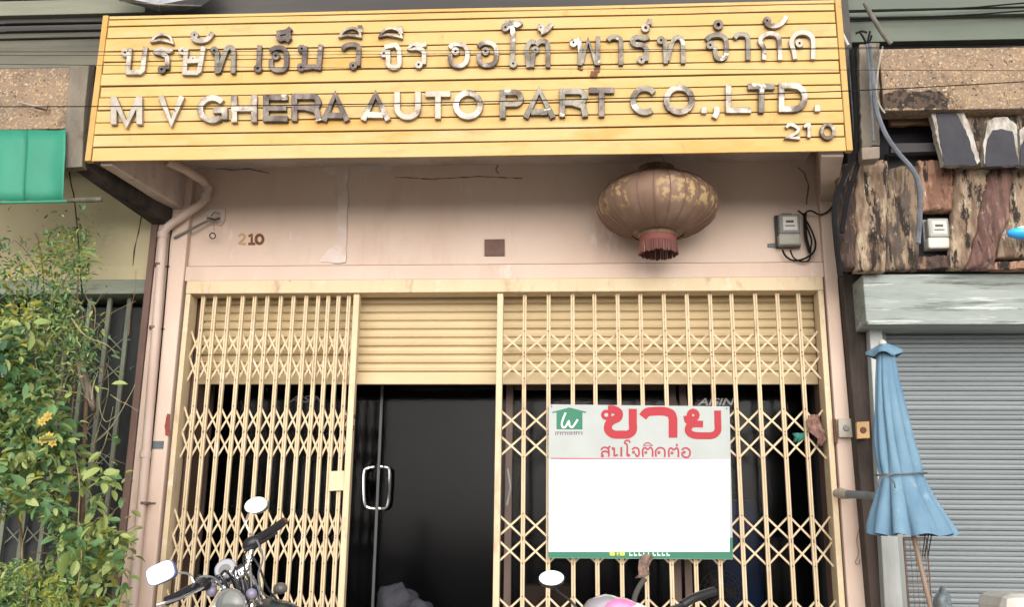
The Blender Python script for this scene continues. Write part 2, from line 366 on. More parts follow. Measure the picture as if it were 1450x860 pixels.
# ================================================================== YELLOW SIGN
SX0, SX1 = -2.291, 1.917; SZ0, SZ1 = 3.231, 4.135; SY = -.75
S = thing('shop_sign', ((SX0+SX1)/2, SY+.1, SZ0), 'long yellow slatted shop sign with raised worn chrome Thai and English letters', 'sign')
MB().box(SX0+.01, SX1-.01, SY+.014, SY+.034, SZ0+.01, SZ1-.01).build('backing', M_dirtgap, S)
FW = .034
for x0 in (SX0, SX1-FW):
    MB().box(x0, x0+FW, SY-.008, SY+.036, SZ0, SZ1).build('frame_strip', M_yelframe, S, bevel=.004)
edges = [SZ0-.003]
ysl = [208.5, 191, 173.6, 156.3, 138, 122, 104.7, 88, 73, 54.4, 37.7, 28]
edges += [P(153, y, SY).z for y in ysl] + [SZ1]
for i in range(len(edges)-1):
    z0, z1 = edges[i]+.0042, edges[i+1]-.0042
    if z1 - z0 < .008: continue
    dy = random.uniform(-.003, .003); y0 = SY+dy; ti = random.uniform(.0, .003)
    x0, x1 = SX0+FW+random.uniform(.001,.007), SX1-FW-random.uniform(.001,.007)
    m_ = MB(); N = 14
    vs = []
    for k in range(N+1):
        x = x0+(x1-x0)*k/N; wz = .0028*noise.noise(Vector((x*1.6, i*7.1, 0))); wy = .005*noise.noise(Vector((x*1.1, i*3.7, 5)))
        vs += [(x, y0+wy, z0+wz), (x, y0+wy-ti, z1+wz*.6), (x, SY+.0138, z1+wz*.6), (x, SY+.0138, z0+wz)]
    fs = []
    for k in range(N):
        a = 4*k
        for q in range(4): fs.append((a+q, a+4+q, a+4+(q+1) % 4, a+(q+1) % 4))
    fs += [(3,2,1,0), (4*N, 4*N+1, 4*N+2, 4*N+3)]
    m_.add(vs, fs).build('board', M_yel, S, bevel=.002)

# ---- letters: thickness .03 in front of the boards
LY = SY-.006
def ring(cx, cy, r=3.7, w=4.2): return {'p': ring_pts(cx, cy, r), 'c': True, 'w': w}
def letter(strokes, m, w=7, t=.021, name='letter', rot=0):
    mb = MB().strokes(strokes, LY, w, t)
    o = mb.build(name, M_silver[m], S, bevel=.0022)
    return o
sp = smooth_pts
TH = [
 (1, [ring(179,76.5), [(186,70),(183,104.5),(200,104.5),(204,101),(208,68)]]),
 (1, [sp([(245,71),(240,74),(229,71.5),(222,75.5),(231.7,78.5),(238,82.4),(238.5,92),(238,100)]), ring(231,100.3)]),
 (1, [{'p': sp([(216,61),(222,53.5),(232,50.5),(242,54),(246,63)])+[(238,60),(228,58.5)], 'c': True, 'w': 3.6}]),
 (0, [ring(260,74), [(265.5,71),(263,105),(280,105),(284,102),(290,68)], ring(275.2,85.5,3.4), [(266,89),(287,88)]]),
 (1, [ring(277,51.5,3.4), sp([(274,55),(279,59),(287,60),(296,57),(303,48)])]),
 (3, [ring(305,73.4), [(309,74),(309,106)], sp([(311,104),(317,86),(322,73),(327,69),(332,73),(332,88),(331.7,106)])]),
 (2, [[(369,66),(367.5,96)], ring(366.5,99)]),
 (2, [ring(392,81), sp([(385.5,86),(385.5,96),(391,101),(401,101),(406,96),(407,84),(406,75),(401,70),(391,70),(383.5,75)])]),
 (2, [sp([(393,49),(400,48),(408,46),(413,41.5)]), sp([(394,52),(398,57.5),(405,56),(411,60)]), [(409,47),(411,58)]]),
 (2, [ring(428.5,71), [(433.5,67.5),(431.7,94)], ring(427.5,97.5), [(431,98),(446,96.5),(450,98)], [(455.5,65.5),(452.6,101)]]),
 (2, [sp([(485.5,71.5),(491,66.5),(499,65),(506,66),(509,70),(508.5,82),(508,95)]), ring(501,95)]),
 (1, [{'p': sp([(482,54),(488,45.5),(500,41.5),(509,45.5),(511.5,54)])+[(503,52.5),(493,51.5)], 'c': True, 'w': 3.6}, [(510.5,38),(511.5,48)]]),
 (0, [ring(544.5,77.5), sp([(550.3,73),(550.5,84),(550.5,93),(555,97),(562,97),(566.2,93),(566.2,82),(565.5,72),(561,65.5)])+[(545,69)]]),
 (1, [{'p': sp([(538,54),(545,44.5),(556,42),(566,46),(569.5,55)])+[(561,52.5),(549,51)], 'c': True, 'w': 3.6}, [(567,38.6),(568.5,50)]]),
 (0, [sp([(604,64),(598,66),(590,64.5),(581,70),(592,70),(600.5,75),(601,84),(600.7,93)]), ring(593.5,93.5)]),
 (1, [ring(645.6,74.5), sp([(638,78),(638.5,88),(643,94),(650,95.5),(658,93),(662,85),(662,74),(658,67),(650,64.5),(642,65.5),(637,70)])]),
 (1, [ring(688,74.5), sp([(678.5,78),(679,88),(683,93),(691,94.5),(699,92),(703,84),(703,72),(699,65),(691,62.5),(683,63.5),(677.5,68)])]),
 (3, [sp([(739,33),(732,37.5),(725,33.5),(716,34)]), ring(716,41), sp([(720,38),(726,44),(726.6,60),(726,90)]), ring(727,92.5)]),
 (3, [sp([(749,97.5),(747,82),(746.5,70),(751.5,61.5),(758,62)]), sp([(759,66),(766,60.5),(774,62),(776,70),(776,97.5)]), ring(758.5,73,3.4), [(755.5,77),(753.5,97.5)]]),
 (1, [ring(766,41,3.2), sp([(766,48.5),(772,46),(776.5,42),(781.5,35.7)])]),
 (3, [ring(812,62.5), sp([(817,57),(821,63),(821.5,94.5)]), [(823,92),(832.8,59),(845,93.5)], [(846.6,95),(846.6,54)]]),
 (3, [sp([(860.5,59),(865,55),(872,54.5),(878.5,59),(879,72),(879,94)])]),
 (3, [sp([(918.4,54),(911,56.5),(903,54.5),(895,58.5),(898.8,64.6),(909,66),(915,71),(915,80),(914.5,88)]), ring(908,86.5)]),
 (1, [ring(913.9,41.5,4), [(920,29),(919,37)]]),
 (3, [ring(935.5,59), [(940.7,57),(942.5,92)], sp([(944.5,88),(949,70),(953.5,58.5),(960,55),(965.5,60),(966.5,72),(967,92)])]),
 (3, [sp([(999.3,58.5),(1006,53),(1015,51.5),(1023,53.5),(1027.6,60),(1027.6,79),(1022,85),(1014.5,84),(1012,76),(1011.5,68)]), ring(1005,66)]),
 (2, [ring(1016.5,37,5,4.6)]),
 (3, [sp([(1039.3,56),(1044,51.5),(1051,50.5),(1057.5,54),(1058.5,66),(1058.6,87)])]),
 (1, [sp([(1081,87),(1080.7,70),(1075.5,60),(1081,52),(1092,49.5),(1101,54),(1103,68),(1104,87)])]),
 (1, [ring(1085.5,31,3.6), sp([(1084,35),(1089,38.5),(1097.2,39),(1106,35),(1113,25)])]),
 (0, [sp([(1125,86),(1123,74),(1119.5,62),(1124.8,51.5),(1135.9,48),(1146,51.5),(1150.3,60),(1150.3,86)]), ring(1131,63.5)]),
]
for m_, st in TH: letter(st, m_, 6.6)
MB().strokes([[(846,95),(845,102)], [(822,96.5),(821,99)], [(836,104.5),(846,106)]], LY, 8, .004).build('rust_stain', mat('rust_stain', (150,104,74), (112,78,58), 14, rough=.9), S)
# English line; t(x0,x1,y0,y1) boxes read off the photograph
def glyph(ch, x0, x1, y0, y1, w):
    h = w/2; a, b_, c, d = x0+h, x1-h, y0+h, y1-h; mx, my = (x0+x1)/2, (y0+y1)/2
    W_, H_ = (b_-a), (d-c)
    if ch == 'M': return [[(a,y1),(a,y0)], [(b_,y1),(b_,y0)], [(a,y0+1),(mx,y1),(b_,y0+1)]]
    if ch == 'V': return [[(x0+h,y0),(mx,y1-1),(x1-h,y0)]]
    if ch == 'H': return [[(a,y0),(a,y1)], [(b_,y0),(b_,y1)], [(a,my),(b_,my)]]
    if ch == 'E': return [[(a,y0),(a,y1)], [(a,c),(x1,c)], [(a,my),(x1-2,my)], [(a,d),(x1,d)]]
    if ch == 'L': return [[(a,y0),(a,y1)], [(a,d),(x1,d)]]
    if ch == 'T': return [[(x0,c),(x1,c)], [(mx,c),(mx,y1)]]
    if ch == 'A': return [[(x0+h*.8,y1),(mx,y0+1),(x1-h*.8,y1)], [(x0+W_*.3,y1-H_*.25),(x1-W_*.3,y1-H_*.25)]]
    if ch == 'O' or ch == '0': return [{'p': ring_pts(mx, my, W_/2, 24, H_/2), 'c': True}]
    if ch == 'C' or ch == 'G':
        pts = [(mx+W_/2*math.cos(t_), my-H_/2*math.sin(t_)) for t_ in [R(q) for q in range(38, 323, 15)]]
        out = [pts]
        if ch == 'G': out.append([(mx+1,my+2),(b_,my+2),(b_,y1-5)])
        return out
    if ch == 'U': return [[(a,y0)]+[(mx-W_/2*math.cos(R(q)), d-W_/2*.9+W_/2*.9*math.sin(R(q))) for q in range(0, 181, 15)]+[(b_,y0)]]
    if ch in 'PRD':
        hh = H_ if ch == 'D' else H_*.5; r = hh/2; cx_ = b_-r*.95
        bow = [(a,c)]+[(cx_+r*.95*math.sin(R(q)), c+r-r*math.cos(R(q))) for q in range(0, 181, 18)]+[(a,c+hh)]
        out = [[(a,y0),(a,y1)], bow]
        if ch == 'R': out.append([(mx-2,c+hh),(b_-2,c+hh+5),(b_+1,y1)])
        return out
    if ch == '.': return [[(mx,y0),(mx,y1)]]
    if ch == ',': return [[(mx,y0),(mx,my+1),(x0+1,y1)]]
    if ch == '1': return [[(mx+1,y0),(mx+1,y1)], [(mx,y0+2),(x0+1,y0+6)]]
    if ch == '2': return [sp([(a,y0+6),(a+3,c),(mx,c-.5),(b_,c+5),(b_-3,my+2),(a,d)])+[(x1,d)]]
EN = [('M',159,203.7,139,178.5,0),('V',225.5,263.7,138,177.5,0),('G',281,324,136.5,176.5,1),('H',329,365.6,136.5,175.5,1),('E',374,409,136,174.5,2),
 ('R',414,456,134.5,173.5,2),('A',456,496,134.5,173.5,2),('A',511.7,554,134,172.5,1),('U',559,596.8,132,172,0),('T',603,638.6,131,170.5,0),
 ('O',642,684.7,129.5,171.5,1),('P',708,742,129,169.5,3),('A',741,786.6,128.5,169,3),('R',792,832,127.5,168,3),('T',833.5,869.8,126,167.5,2),
 ('C',892,933.4,123,165.5,3),('O',939,983.6,122,165,1),('.',992,1000.4,154,162.4,0),(',',1009.5,1019,153,169,0),('L',1026.6,1063,121.5,162.3,1),
 ('T',1058,1096,120.5,162,3),('D',1101.4,1142.7,119.5,161,1),('.',1151.6,1161,151,160,0)]
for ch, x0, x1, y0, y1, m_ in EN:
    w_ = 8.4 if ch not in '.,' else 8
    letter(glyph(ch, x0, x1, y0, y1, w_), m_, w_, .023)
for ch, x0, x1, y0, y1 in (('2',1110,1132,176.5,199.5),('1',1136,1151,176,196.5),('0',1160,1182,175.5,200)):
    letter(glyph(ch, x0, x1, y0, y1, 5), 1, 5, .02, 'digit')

# ================================================================== GATE FRAME, SHUTTER, FOLDING GATES
ZF = 2.652                                            # underside of the head
F = thing('gate_frame', (0,.0,0), 'cream painted steel frame around the shop opening', 'frame')
GLi, GRi = P(272,415,0).x, P(1157,413,0).x
MB().box(GL, GR, -.025, .10, ZF, Z_LB-.001).build('head_rail', M_cream, F, bevel=.004)
MB().box(GL, GLi, -.022, .10, .0, ZF-.001).build('jamb', M_cream, F, bevel=.004)
MB().box(GRi, GR, -.022, .10, .0, ZF-.001).build('jamb', M_cream, F, bevel=.004)
# bottom track
MB().box(GLi+.001, GRi-.001, .0, .08, .0, .02).build('floor_track', M_rail, F)

SH = thing('roller_shutter', (0,.17,2.1), 'cream roller shutter rolled half way up behind the folding gates', 'shutter')
RX0, RX1 = P(293,420,.16).x, P(1150,420,.16).x
for x0, x1 in ((GL+.002, RX0), (RX1, GR-.002)):
    MB().box(x0, x1, .14, .26, .02, 2.795).build('guide_rail', M_rail, SH, bevel=.002)
def slat_mesh(x0, x1, y, h, n=1):
    prof = [(.004,0),(-.010,h*.12),(-.014,h*.45),(-.010,h*.8),(.006,h*.93),(.006,h),(.012,h),(.012,0)]
    vs = []; fs = []
    for x in (x0, x1): vs += [(x, y+a, b_) for a, b_ in prof]
    k = len(prof)
    for i in range(k): fs.append((i, k+i, k+(i+1) % k, (i+1) % k))
    fs += [tuple(range(k)), tuple(reversed(range(k, 2*k)))]
    return MB().add(vs, [tuple(reversed(f)) for f in fs])
zb0 = P(650, 545, .16).z
MB().box(RX0-.0, RX1, .145, .175, zb0, zb0+.075).build('bottom_rail', M_cream2, SH, bevel=.004)
pitch = (P(650,424,.16).z - P(650,520,.16).z)/8
first = None; z = zb0+.078; i = 0
while z < 2.79:
    if first is None:
        first = slat_mesh(RX0+.001, RX1-.001, .16, pitch*.985).build('slat', M_cream2, None, smooth=False)
        first.parent = SH; first.location = (0, -.17, z-2.1)
    else:
        dup(first, SH, (0, -.17+random.uniform(-.0015,.0015), z-2.1))
    z += pitch

rows = [P(1100, y, .03).z for y in (484, 520.5, 596, 633, 748, 785)]
g1, g2 = rows[2]-rows[3], rows[3]-rows[4]
rows += [rows[5]-(rows[1]-rows[2]), rows[5]-(rows[1]-rows[2])-g1]
rows += [rows[7]-g2, rows[7]-g2-g1]
def gate(label, xs, post_x, post_w, side, xh):
    G = thing('folding_gate', ((xs[0]+xs[-1])/2, .03, .02), label, 'gate', 'cream folding gates across the shop front')
    up = None; bw = .0235
    for x in xs:
        if up is None:
            up = MB().box(-bw/2, -bw*.08, -.011, .011, .004, ZF-.022).box(bw*.08, bw/2, -.011, .011, .004, ZF-.022).box(-bw*.081, bw*.081, -.006, .008, .004, ZF-.022)
            up = up.build('upright', M_cream, None, bevel=.002); up.parent = G; up.location = (x-G.location.x, random.uniform(-.002,.002), 0)
        else: dup(up, G, (x-G.location.x, random.uniform(-.003,.003), 0)).rotation_euler = (random.uniform(-.0008,.0008), random.uniform(-.0016,.0016), random.uniform(-.05,.05))
    MB().box(post_x-post_w/2, post_x+post_w/2, -.004, .05, .022, ZF-.002).build('end_post', M_cream, G, bevel=.003)
    ends = sorted(xs+[post_x, side])
    strips = {}
    for r_, zc in enumerate(rows):
        for a, b_ in zip(ends[:-1], ends[1:]):
            wdt = round(b_-a, 4)
            for s_ in (1, -1):
                key = (wdt, s_)
                if key not in strips:
                    hw, hh, t = wdt/2, xh, .0055
                    d = Vector((hw*2, 0, s_*hh*2)).normalized(); nrm = Vector((-d.z, 0, d.x))*t
                    a0 = Vector((-hw, 0, -s_*hh)); b0 = Vector((hw, 0, s_*hh)); yo = .0165 if s_ == 1 else .0125
                    f = [a0-nrm, b0-nrm, b0+nrm, a0+nrm]
                    m_ = MB().hull8([v+Vector((0,yo,0)) for v in f], [v+Vector((0,yo+.003,0)) for v in f])
                    o = m_.build('lattice_strip', M_cream, None); o.parent = G; strips[key] = o
                else: o = dup(strips[key], G)
                o.location = ((a+b_)/2-G.location.x, 0, zc-G.location.z)
    mb = MB()
    for r_, zc in enumerate(rows):
        for x in xs:
            for dz in (-xh, xh): mb.add(*(lambda c_, q_: ([Vector((c_.x+q_*math.cos(k*math.pi/3), c_.y, c_.z+q_*math.sin(k*math.pi/3))) for k in range(6)]+[c_+Vector((0,-.003,0))], [(k, 6, (k+1) % 6) for k in range(6)]))(Vector((x, .03-.0125, zc+dz)), .0045))
    o = mb.build('rivets', M_rail, G); o['kind'] = 'stuff'
    return G
def gx(px, py=420): return P(px, py, .03).x
LX = [gx(p) for p in (288.8,305.5,324.5,343.7,361.3,380,398.7,416.3,433.9,450.6,466,480.5,494.4)]
GA = gate('left cream folding gate with closely bunched uprights', LX, gx(506.5), .036, GLi, .078)
RXs = [gx(p, 418) for p in (743.2,776.7,809.9,842.3,874.9,907.5,940.5,972.6,1004.3,1036,1068,1100,1130)]
GB = gate('right cream folding gate drawn wide behind the for-sale board', RXs, gx(709), .036, GRi, .066)
# lock cases
MB().prism(poly([(466,668),(487,667),(487,695),(465,696)], .0), .02).build('lock_plate', M_cream, GA, bevel=.002).location.y += .0
MB().prism(poly([(488,588),(502,587),(502,593),(488,594)], .0), .015).build('latch', M_rust, GA)
MB().prism(poly([(488,604),(502,603),(502,609),(488,610)], .0), .015).build('latch', M_rust, GA)
mb = MB().tube([P(719,664,-.015), P(723,690,-.03), P(718,716,-.015)], .006, 8); mb.build('pull_handle', M_greyplastic, GB, smooth=True)

# ================================================================== GLASS SHOP FRONT behind the gates
D = thing('glass_shopfront', (.2,.5,0), 'dark tinted glass shop front and doors behind the gates', 'shopfront')
YG = .5
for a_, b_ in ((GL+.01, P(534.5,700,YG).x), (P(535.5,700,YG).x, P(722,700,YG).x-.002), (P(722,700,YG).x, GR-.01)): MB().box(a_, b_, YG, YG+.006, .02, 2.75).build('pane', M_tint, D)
def post(px, w, y0=YG-.03, m=M_wood, top=2.75, pyr=560):
    x = P(px, pyr, YG).x; return MB().box(x-w/2, x+w/2, y0, YG-.002, .02, top).build('door_frame', m, D, bevel=.003)
post(722, .045); post(951, .05); post(966, .045); post(1163, .04); post(300, .04)
Z1 = P(800,549,YG).z
MB().box(P(724,560,YG).x+.02, P(945,560,YG).x, YG-.028, YG-.002, Z1-.02, Z1+.035).build('door_head', M_wood, D, bevel=.003)
x = P(535,700,YG).x
MB().box(x-.008, x+.008, YG-.012, YG-.002, .02, 2.5).build('glass_edge', mat('dark_glass_edge', (84,86,90), rough=.3, bump=0), D)
# door pull handles: two tubes bent to a U, both sides of the edge
for s_, pts in ((1, [(538,661.5),(548,662.5),(551.5,668),(550.5,700),(548.5,716),(544,720.5),(536,721)]), (-1, [(531,661.5),(519,664),(515.5,670),(515,690),(516,712),(520,719),(532,721)])):
    q = sp(pts, 4); n_ = len(q)
    mb = MB().tube([P(a, b_, YG-.06 if 2 < i < n_-3 else YG-.02) for i, (a, b_) in enumerate(q)], .0095, 8)
    mb.build('pull_handle', M_chrome, D, smooth=True)
def text(s, px, py, Y, size, m, parent, name='lettering', shear=0, sx=1, off=0):
    c = bpy.data.curves.new(name, 'FONT'); c.body = s; c.size = size; c.extrude = .0006; c.shear = shear; c.align_x = 'CENTER'; c.offset = off
    tmp = bpy.data.objects.new(name, c); me = bpy.data.meshes.new_from_object(tmp); bpy.data.objects.remove(tmp)
    me.materials.clear(); me.materials.append(m)
    o = bpy.data.objects.new(name, me); COL.objects.link(o); p = P(px, py, Y)
    o.rotation_euler = (R(90), 0, 0); o.scale = (sx, 1, 1); o.parent = parent; o.location = p-parent.location; return o
text('AISIN', 1013, 574, YG-.0012, .062, plain('white_decal', (214,214,220), .5, k=.8), D, shear=.3, sx=1.45, off=.0012)
text('AISIN', 433, 570, YG-.0012, .062, plain('faint_decal', (150,150,156), .5, k=.6), D, shear=.3, sx=1.45, off=.0012)
# lit ceiling strip inside is off: a pale pelmet edge
o = MB().box(P(345,552,.9).x, P(404,552,.9).x, .9, .93, P(370,556,.9).z, P(370,550,.9).z).build('shelf_edge', M_greyplastic); tag(o, 'pale shelf edge inside the shop high behind the left gate', 'shelf')
# stock seen through the glass
def lumpy(name, c, rx, ry, rz, m, label, cat, seed, amp=.25, n=26, mm=18):
    mb = MB().ball((0,0,0), rx, ry, rz, n, mm)
    for v in mb.v:
        q = v.normalized(); k = 1+amp*noise.noise(q*1.8+Vector((seed,0,0)))+amp*.45*noise.noise(q*5+Vector((0,seed,0)))
        v *= k
        if v.z < -rz*.8: v.z = -rz*.8
    mb.v = [v+Vector(c) for v in mb.v]
    return tag(mb.build(name, m, smooth='full', loc=(c[0], c[1], c[2]-rz*.8)), label, cat)
M_sack = mat('white_plastic_sack', (236,236,240), (200,200,208), 10, rough=.5, bump=.4, bscale=14, k=.95)
c = P(562,850,.75); lumpy('sack', (c.x, .78, c.z-.1), .15, .13, .2, M_sack, 'crumpled white plastic sack standing behind the open glass door', 'sack', 2.0)
c = P(588,865,.7); lumpy('sack', (c.x+.02, .62, c.z-.05), .12, .1, .12, M_sack, 'lower bulging white sack to the right behind the glass door', 'sack', 7.0)
sx_ = P(575,860,.7)
o = MB().box(sx_.x-.35, sx_.x+.35, .51, 1.05, .021, P(562,850,.75).z-.26).build('carton', mat('brown_cardboard', (150,124,96), (134,110,84), 5, rough=.9, bump=.1), bevel=.004); tag(o, 'brown carton under the white plastic sacks', 'box')
o = MB().box(P(742,830,.75).x, P(812,830,.75).x, .62, 1.0, .021, P(780,829,.75).z).build('carton', mat('tan_cardboard', (190,166,136), (168,142,112), 5, rough=.9, bump=.1), bevel=.004); tag(o, 'tan cardboard carton behind the left end of the right gate', 'box')
# blue barrel
bc = P(1040,800,.95)
dr = thing('plastic_drum', (bc.x, .9, .02), 'blue plastic drum behind the right gate under the sale board', 'drum')
zt = P(1040,700,.9).z
prof = [(.13,.02),(.165,.04),(.17,.3),(.178,.32),(.17,.34),(.17,.7),(.178,.72),(.17,.74),(.168,zt-.12),(.15,zt-.05),(.12,zt-.04)]
MB().lathe((bc.x,.9,0), prof, 28).build('body', mat('blue_plastic', (62,100,160), (50,84,140), 4, rough=.4, bump=.05, k=1.1), dr, smooth=True)
MB().lathe((bc.x,.9,0), [(.122,zt-.039),(.122,zt-.005),(.115,zt)], 28).build('lid', M_plasticblack, dr, smooth=True)
# round fan
fc = P(1021,840,.72)
fa = thing('desk_fan', (fc.x, .72, .02), 'round wire desk fan in front of the blue drum', 'fan')
M_wire = plain('fan_wire', (180,170,160), .4, .3, k=.9)
mb = MB()
for r_ in (.135,.11,.085,.06,.035): mb.tube([(fc.x+r_*math.cos(t_), .70-.04*(1-r_/.14), fc.z+r_*math.sin(t_)) for t_ in [2*math.pi*k/28 for k in range(28)]], .0022, 5, True)
for k in range(18):
    t_ = 2*math.pi*k/18; mb.tube([(fc.x+.02*math.cos(t_), .66, fc.z+.02*math.sin(t_)), (fc.x+.135*math.cos(t_), .70, fc.z+.135*math.sin(t_))], .0018, 5)
mb.build('guard', M_wire, fa)
mb = MB()
for k in range(3):
    t_ = 2.09*k; mb.ball((fc.x+.055*math.cos(t_), .715, fc.z+.055*math.sin(t_)), .05, .006, .032, 10, 6, Matrix.Rotation(-t_, 3, 'Y'))
mb.build('blades', mat('fan_blade', (150,140,130), rough=.4, bump=0), fa, smooth=True)
MB().lathe((fc.x,.74,fc.z), [(.02,-.07),(.05,-.01),(.055,.04),(.03,.08)], 16, 'y').build('motor', M_plasticblack, fa, smooth=True)
MB().tube([(fc.x,.77,.05),(fc.x,.77,fc.z-.03)], .016, 10).lathe((fc.x,.77,.0), [(.16,.021),(.16,.04),(.03,.06)], 20).build('stand', M_plasticblack, fa, smooth=True)

# ================================================================== SALE BOARD
YB = -.02
SB = thing('for_sale_board', P(905,793,YB), 'white and green Thai for-sale board tied to the right folding gate', 'sign')
MB().prism(poly([(777,573),(1033,576),(1038,793),(776,791)], YB), .004).build('panel', M_board, SB)
def flat(name, pts, m, k=1): return MB().prism([v-Vector((0,.0008*k,0)) for v in poly(pts, YB)], .0007).build(name, m, SB)
flat('green_band', [(776.2,782.5),(1033,782.5),(1033.5,762),(1037.3,762),(1037.9,792.6),(776.2,790.6)], M_grn)
flat('red_line', [(780,649),(1033,650.5),(1033,653),(780,651)], M_darkred)
mb = MB().prism([v-Vector((0,.004,0)) for v in poly([(777.5,651),(1033,651),(1033,782),(777.5,782)], YB)], .0016); mb.build('blank_sheet', M_white, SB)
hs_ = [(782,585.5),(782,583.8),(806.5,577.6),(830,583.6),(830,585.5),(824.8,584.6),(824.8,608.8),(788,608.3),(788,584.6)]
flat('logo_house', hs_, M_grn, 1)
mb = MB()
ribbon(mb, sp([(801,585),(798,592),(795.5,600),(797,605.5),(801,604.5),(805.5,597),(806.5,603),(810,605.5),(814,601),(818,594.5)]), YB, 2.6, .0024, False)
mb.build('logo_script', plain('logo_white', (228,240,234), .6, k=.85), SB)
mb = MB()
for k in range(12):
    x_ = 787+k*3.3; ribbon(mb, [(x_,611.8+random.uniform(-.6,.6)),(x_+random.uniform(-1,1.2),616.6)], YB, 1.3, .0012, False); ribbon(mb, [(x_,612.4),(x_+2.4,612.6)], YB, .9, .0020, False)
mb.build('logo_caption', M_mauve, SB)
def sign_letter(st, w, m, name='lettering'): return MB().strokes(st, YB, w, .0012).build(name, m, SB)
sign_letter([ring(858.5,588,5.2,4.6), sp([(861,580.5),(868.8,580.5),(876,585),(875,592),(867,596),(861.5,602),(861.5,610),(868.8,615.5),(880,616),(890,615.5),(896,610),(896,600)])+[(896,579.5)]], 11.5, M_red)
sign_letter([sp([(910,591),(916,584.5),(926,583),(940,583),(950,586.5),(953,594)])+[(953,620.5)]], 12.5, M_red)
sign_letter([ring(981.5,588.5,5.6,7.5), sp([(972.5,589),(974,596),(980,600.5)])+[(995.5,601.2)], sp([(980,601),(975,606),(975.5,612.5),(983,616.8),(996,617.5),(1009,617),(1016,611.5),(1016.5,602)])+[(1016,581.8)]], 9.6, M_red)
small = [[sp([(851,638),(854,634.5),(859,634.5),(862,638),(862,647.5)]), sp([(862,642),(858,639.7),(853.5,640.5),(851.8,644)]), ring(853,646,1.3,1.6), [(860.5,636),(864,632.2)]],
 [ring(868,635.7,1.4,1.6), [(869.8,634.5),(869.8,646.5)], [(869.8,646.3),(875,644.6)], [(879.8,633.5),(879.8,647)]],
 [sp([(888,646.5),(888,631),(884.5,628),(886,625),(890,624.5),(892.5,627.5)]), ring(890.3,645.4,1.4,1.6)],
 [sp([(895,637.5),(899,634.5),(904,636.5),(904.8,644),(902,647),(899.6,643)]), ring(897.2,641,1.4,1.6)],
 [sp([(910.5,647.5),(910,638),(913,634.5),(917,637),(921,634.5),(924,638),(924,647.5)]), ring(914.5,641.4,1.4,1.6), {'p': [(911,631.5),(914,628),(919,627.5),(924,631.5)], 'c': True, 'w': 1.4}],
 [sp([(929,647.5),(928.5,639),(933,634.8),(939,635.5),(941.3,639.5),(941.3,648)]), ring(933,641.4,1.5,1.6)],
 [sp([(947.5,648),(947,638.5),(950,635),(954,637.5),(958,635),(960.5,638.5),(960.5,648)]), ring(951.5,642,1.4,1.6), [(958.5,629),(958.5,632.6)]],
 [sp([(966,641),(966.2,645.5),(969.5,648),(974,648),(976.8,644.5),(976.8,639),(973,635.3),(968.5,635.3),(965.5,638)]), ring(968.8,641,1.4,1.6)]]
for st in small: sign_letter(st, 2.5, M_darkred)
mb = MB()
for a, b_ in ((863,871),(873,876),(877,885)): mb.prism([v-Vector((0,.0022,0)) for v in poly([(a,783),(b_,783),(b_-.8,787.5),(a+.8,787.5)], YB)], .0006)
mb.build('cut_off_lettering', M_yelprint, SB)
mb = MB()
for k in range(9):
    a = 891+k*6.6; mb.prism([v-Vector((0,.0022,0)) for v in poly([(a,783),(a+1.5,783),(a+1.5,788),(a,788)], YB)], .0006); mb.prism([v-Vector((0,.0022,0)) for v in poly([(a+1.6,786),(a+4.6,786),(a+4.6,788),(a+1.6,788)], YB)], .0006)
mb.build('cut_off_lettering', M_paleprint, SB)
for q in ((781,576),(1029,579)):
    MB().lathe(P(q[0],q[1],YB-.003), [(.004,-.001),(.004,.002)], 8, 'y').build('rivet', M_plasticblack, SB)
# rag tied under the board
def cloth(name, pts, Y, m, label, cat, seed=0, amp=.012):
    mb = MB(); W_ = 6; vs = []
    for i, (cx_, cy_, hw) in enumerate(pts):
        for k in range(W_+1):
            p = P(cx_+hw*(2*k/W_-1), cy_, Y); p.y -= amp*(1+math.sin(k*2.1+i*.7+seed)); vs.append(p)
    n_ = len(pts); fs = [(i*(W_+1)+k, i*(W_+1)+k+1, (i+1)*(W_+1)+k+1, (i+1)*(W_+1)+k) for i in range(n_-1) for k in range(W_)]
    o = mb.add(vs, fs).build(name, m, smooth='full', loc=P(pts[0][0], pts[0][1], Y))
    s_ = o.modifiers.new('solid', 'SOLIDIFY'); s_.thickness = .004
    return tag(o, label, cat)
cloth('rag', [(917,786,8),(913,795,9),(910,806,7),(912,814,8),(905,819,6)], -.05, mat('grey_brown_rag', (168,140,126), (96,80,76), 30, rough=.9, bump=.5), 'twisted brown rag knotted under the sale board', 'rag')
cloth('rag', [(1152,588,6),(1150,598,10),(1155,612,10),(1164,622,6),(1160,632,3)], .0, mat('pink_brown_rag', (178,138,124), (120,86,78), 30, rough=.9, bump=.5), 'dusty pink rag stuffed through the right gate near the jamb', 'rag', 2)
cloth('rag', [(1131,614,9),(1133,620,8),(1128,627,5)], .06, mat('teal_rag', (70,150,134), (56,128,114), 20, rough=.9, bump=.3), 'small teal rag behind the pink rag in the right gate', 'rag', 4)
o = MB().box(P(1179,595,-.03).x, P(1183,595,-.03).x, -.045, -.0225, P(1180,628,-.03).z, P(1180,594,-.03).z).build('hinge_strap', M_rust); tag(o, 'rusty strap on the right jamb beside the switch box', 'strap')

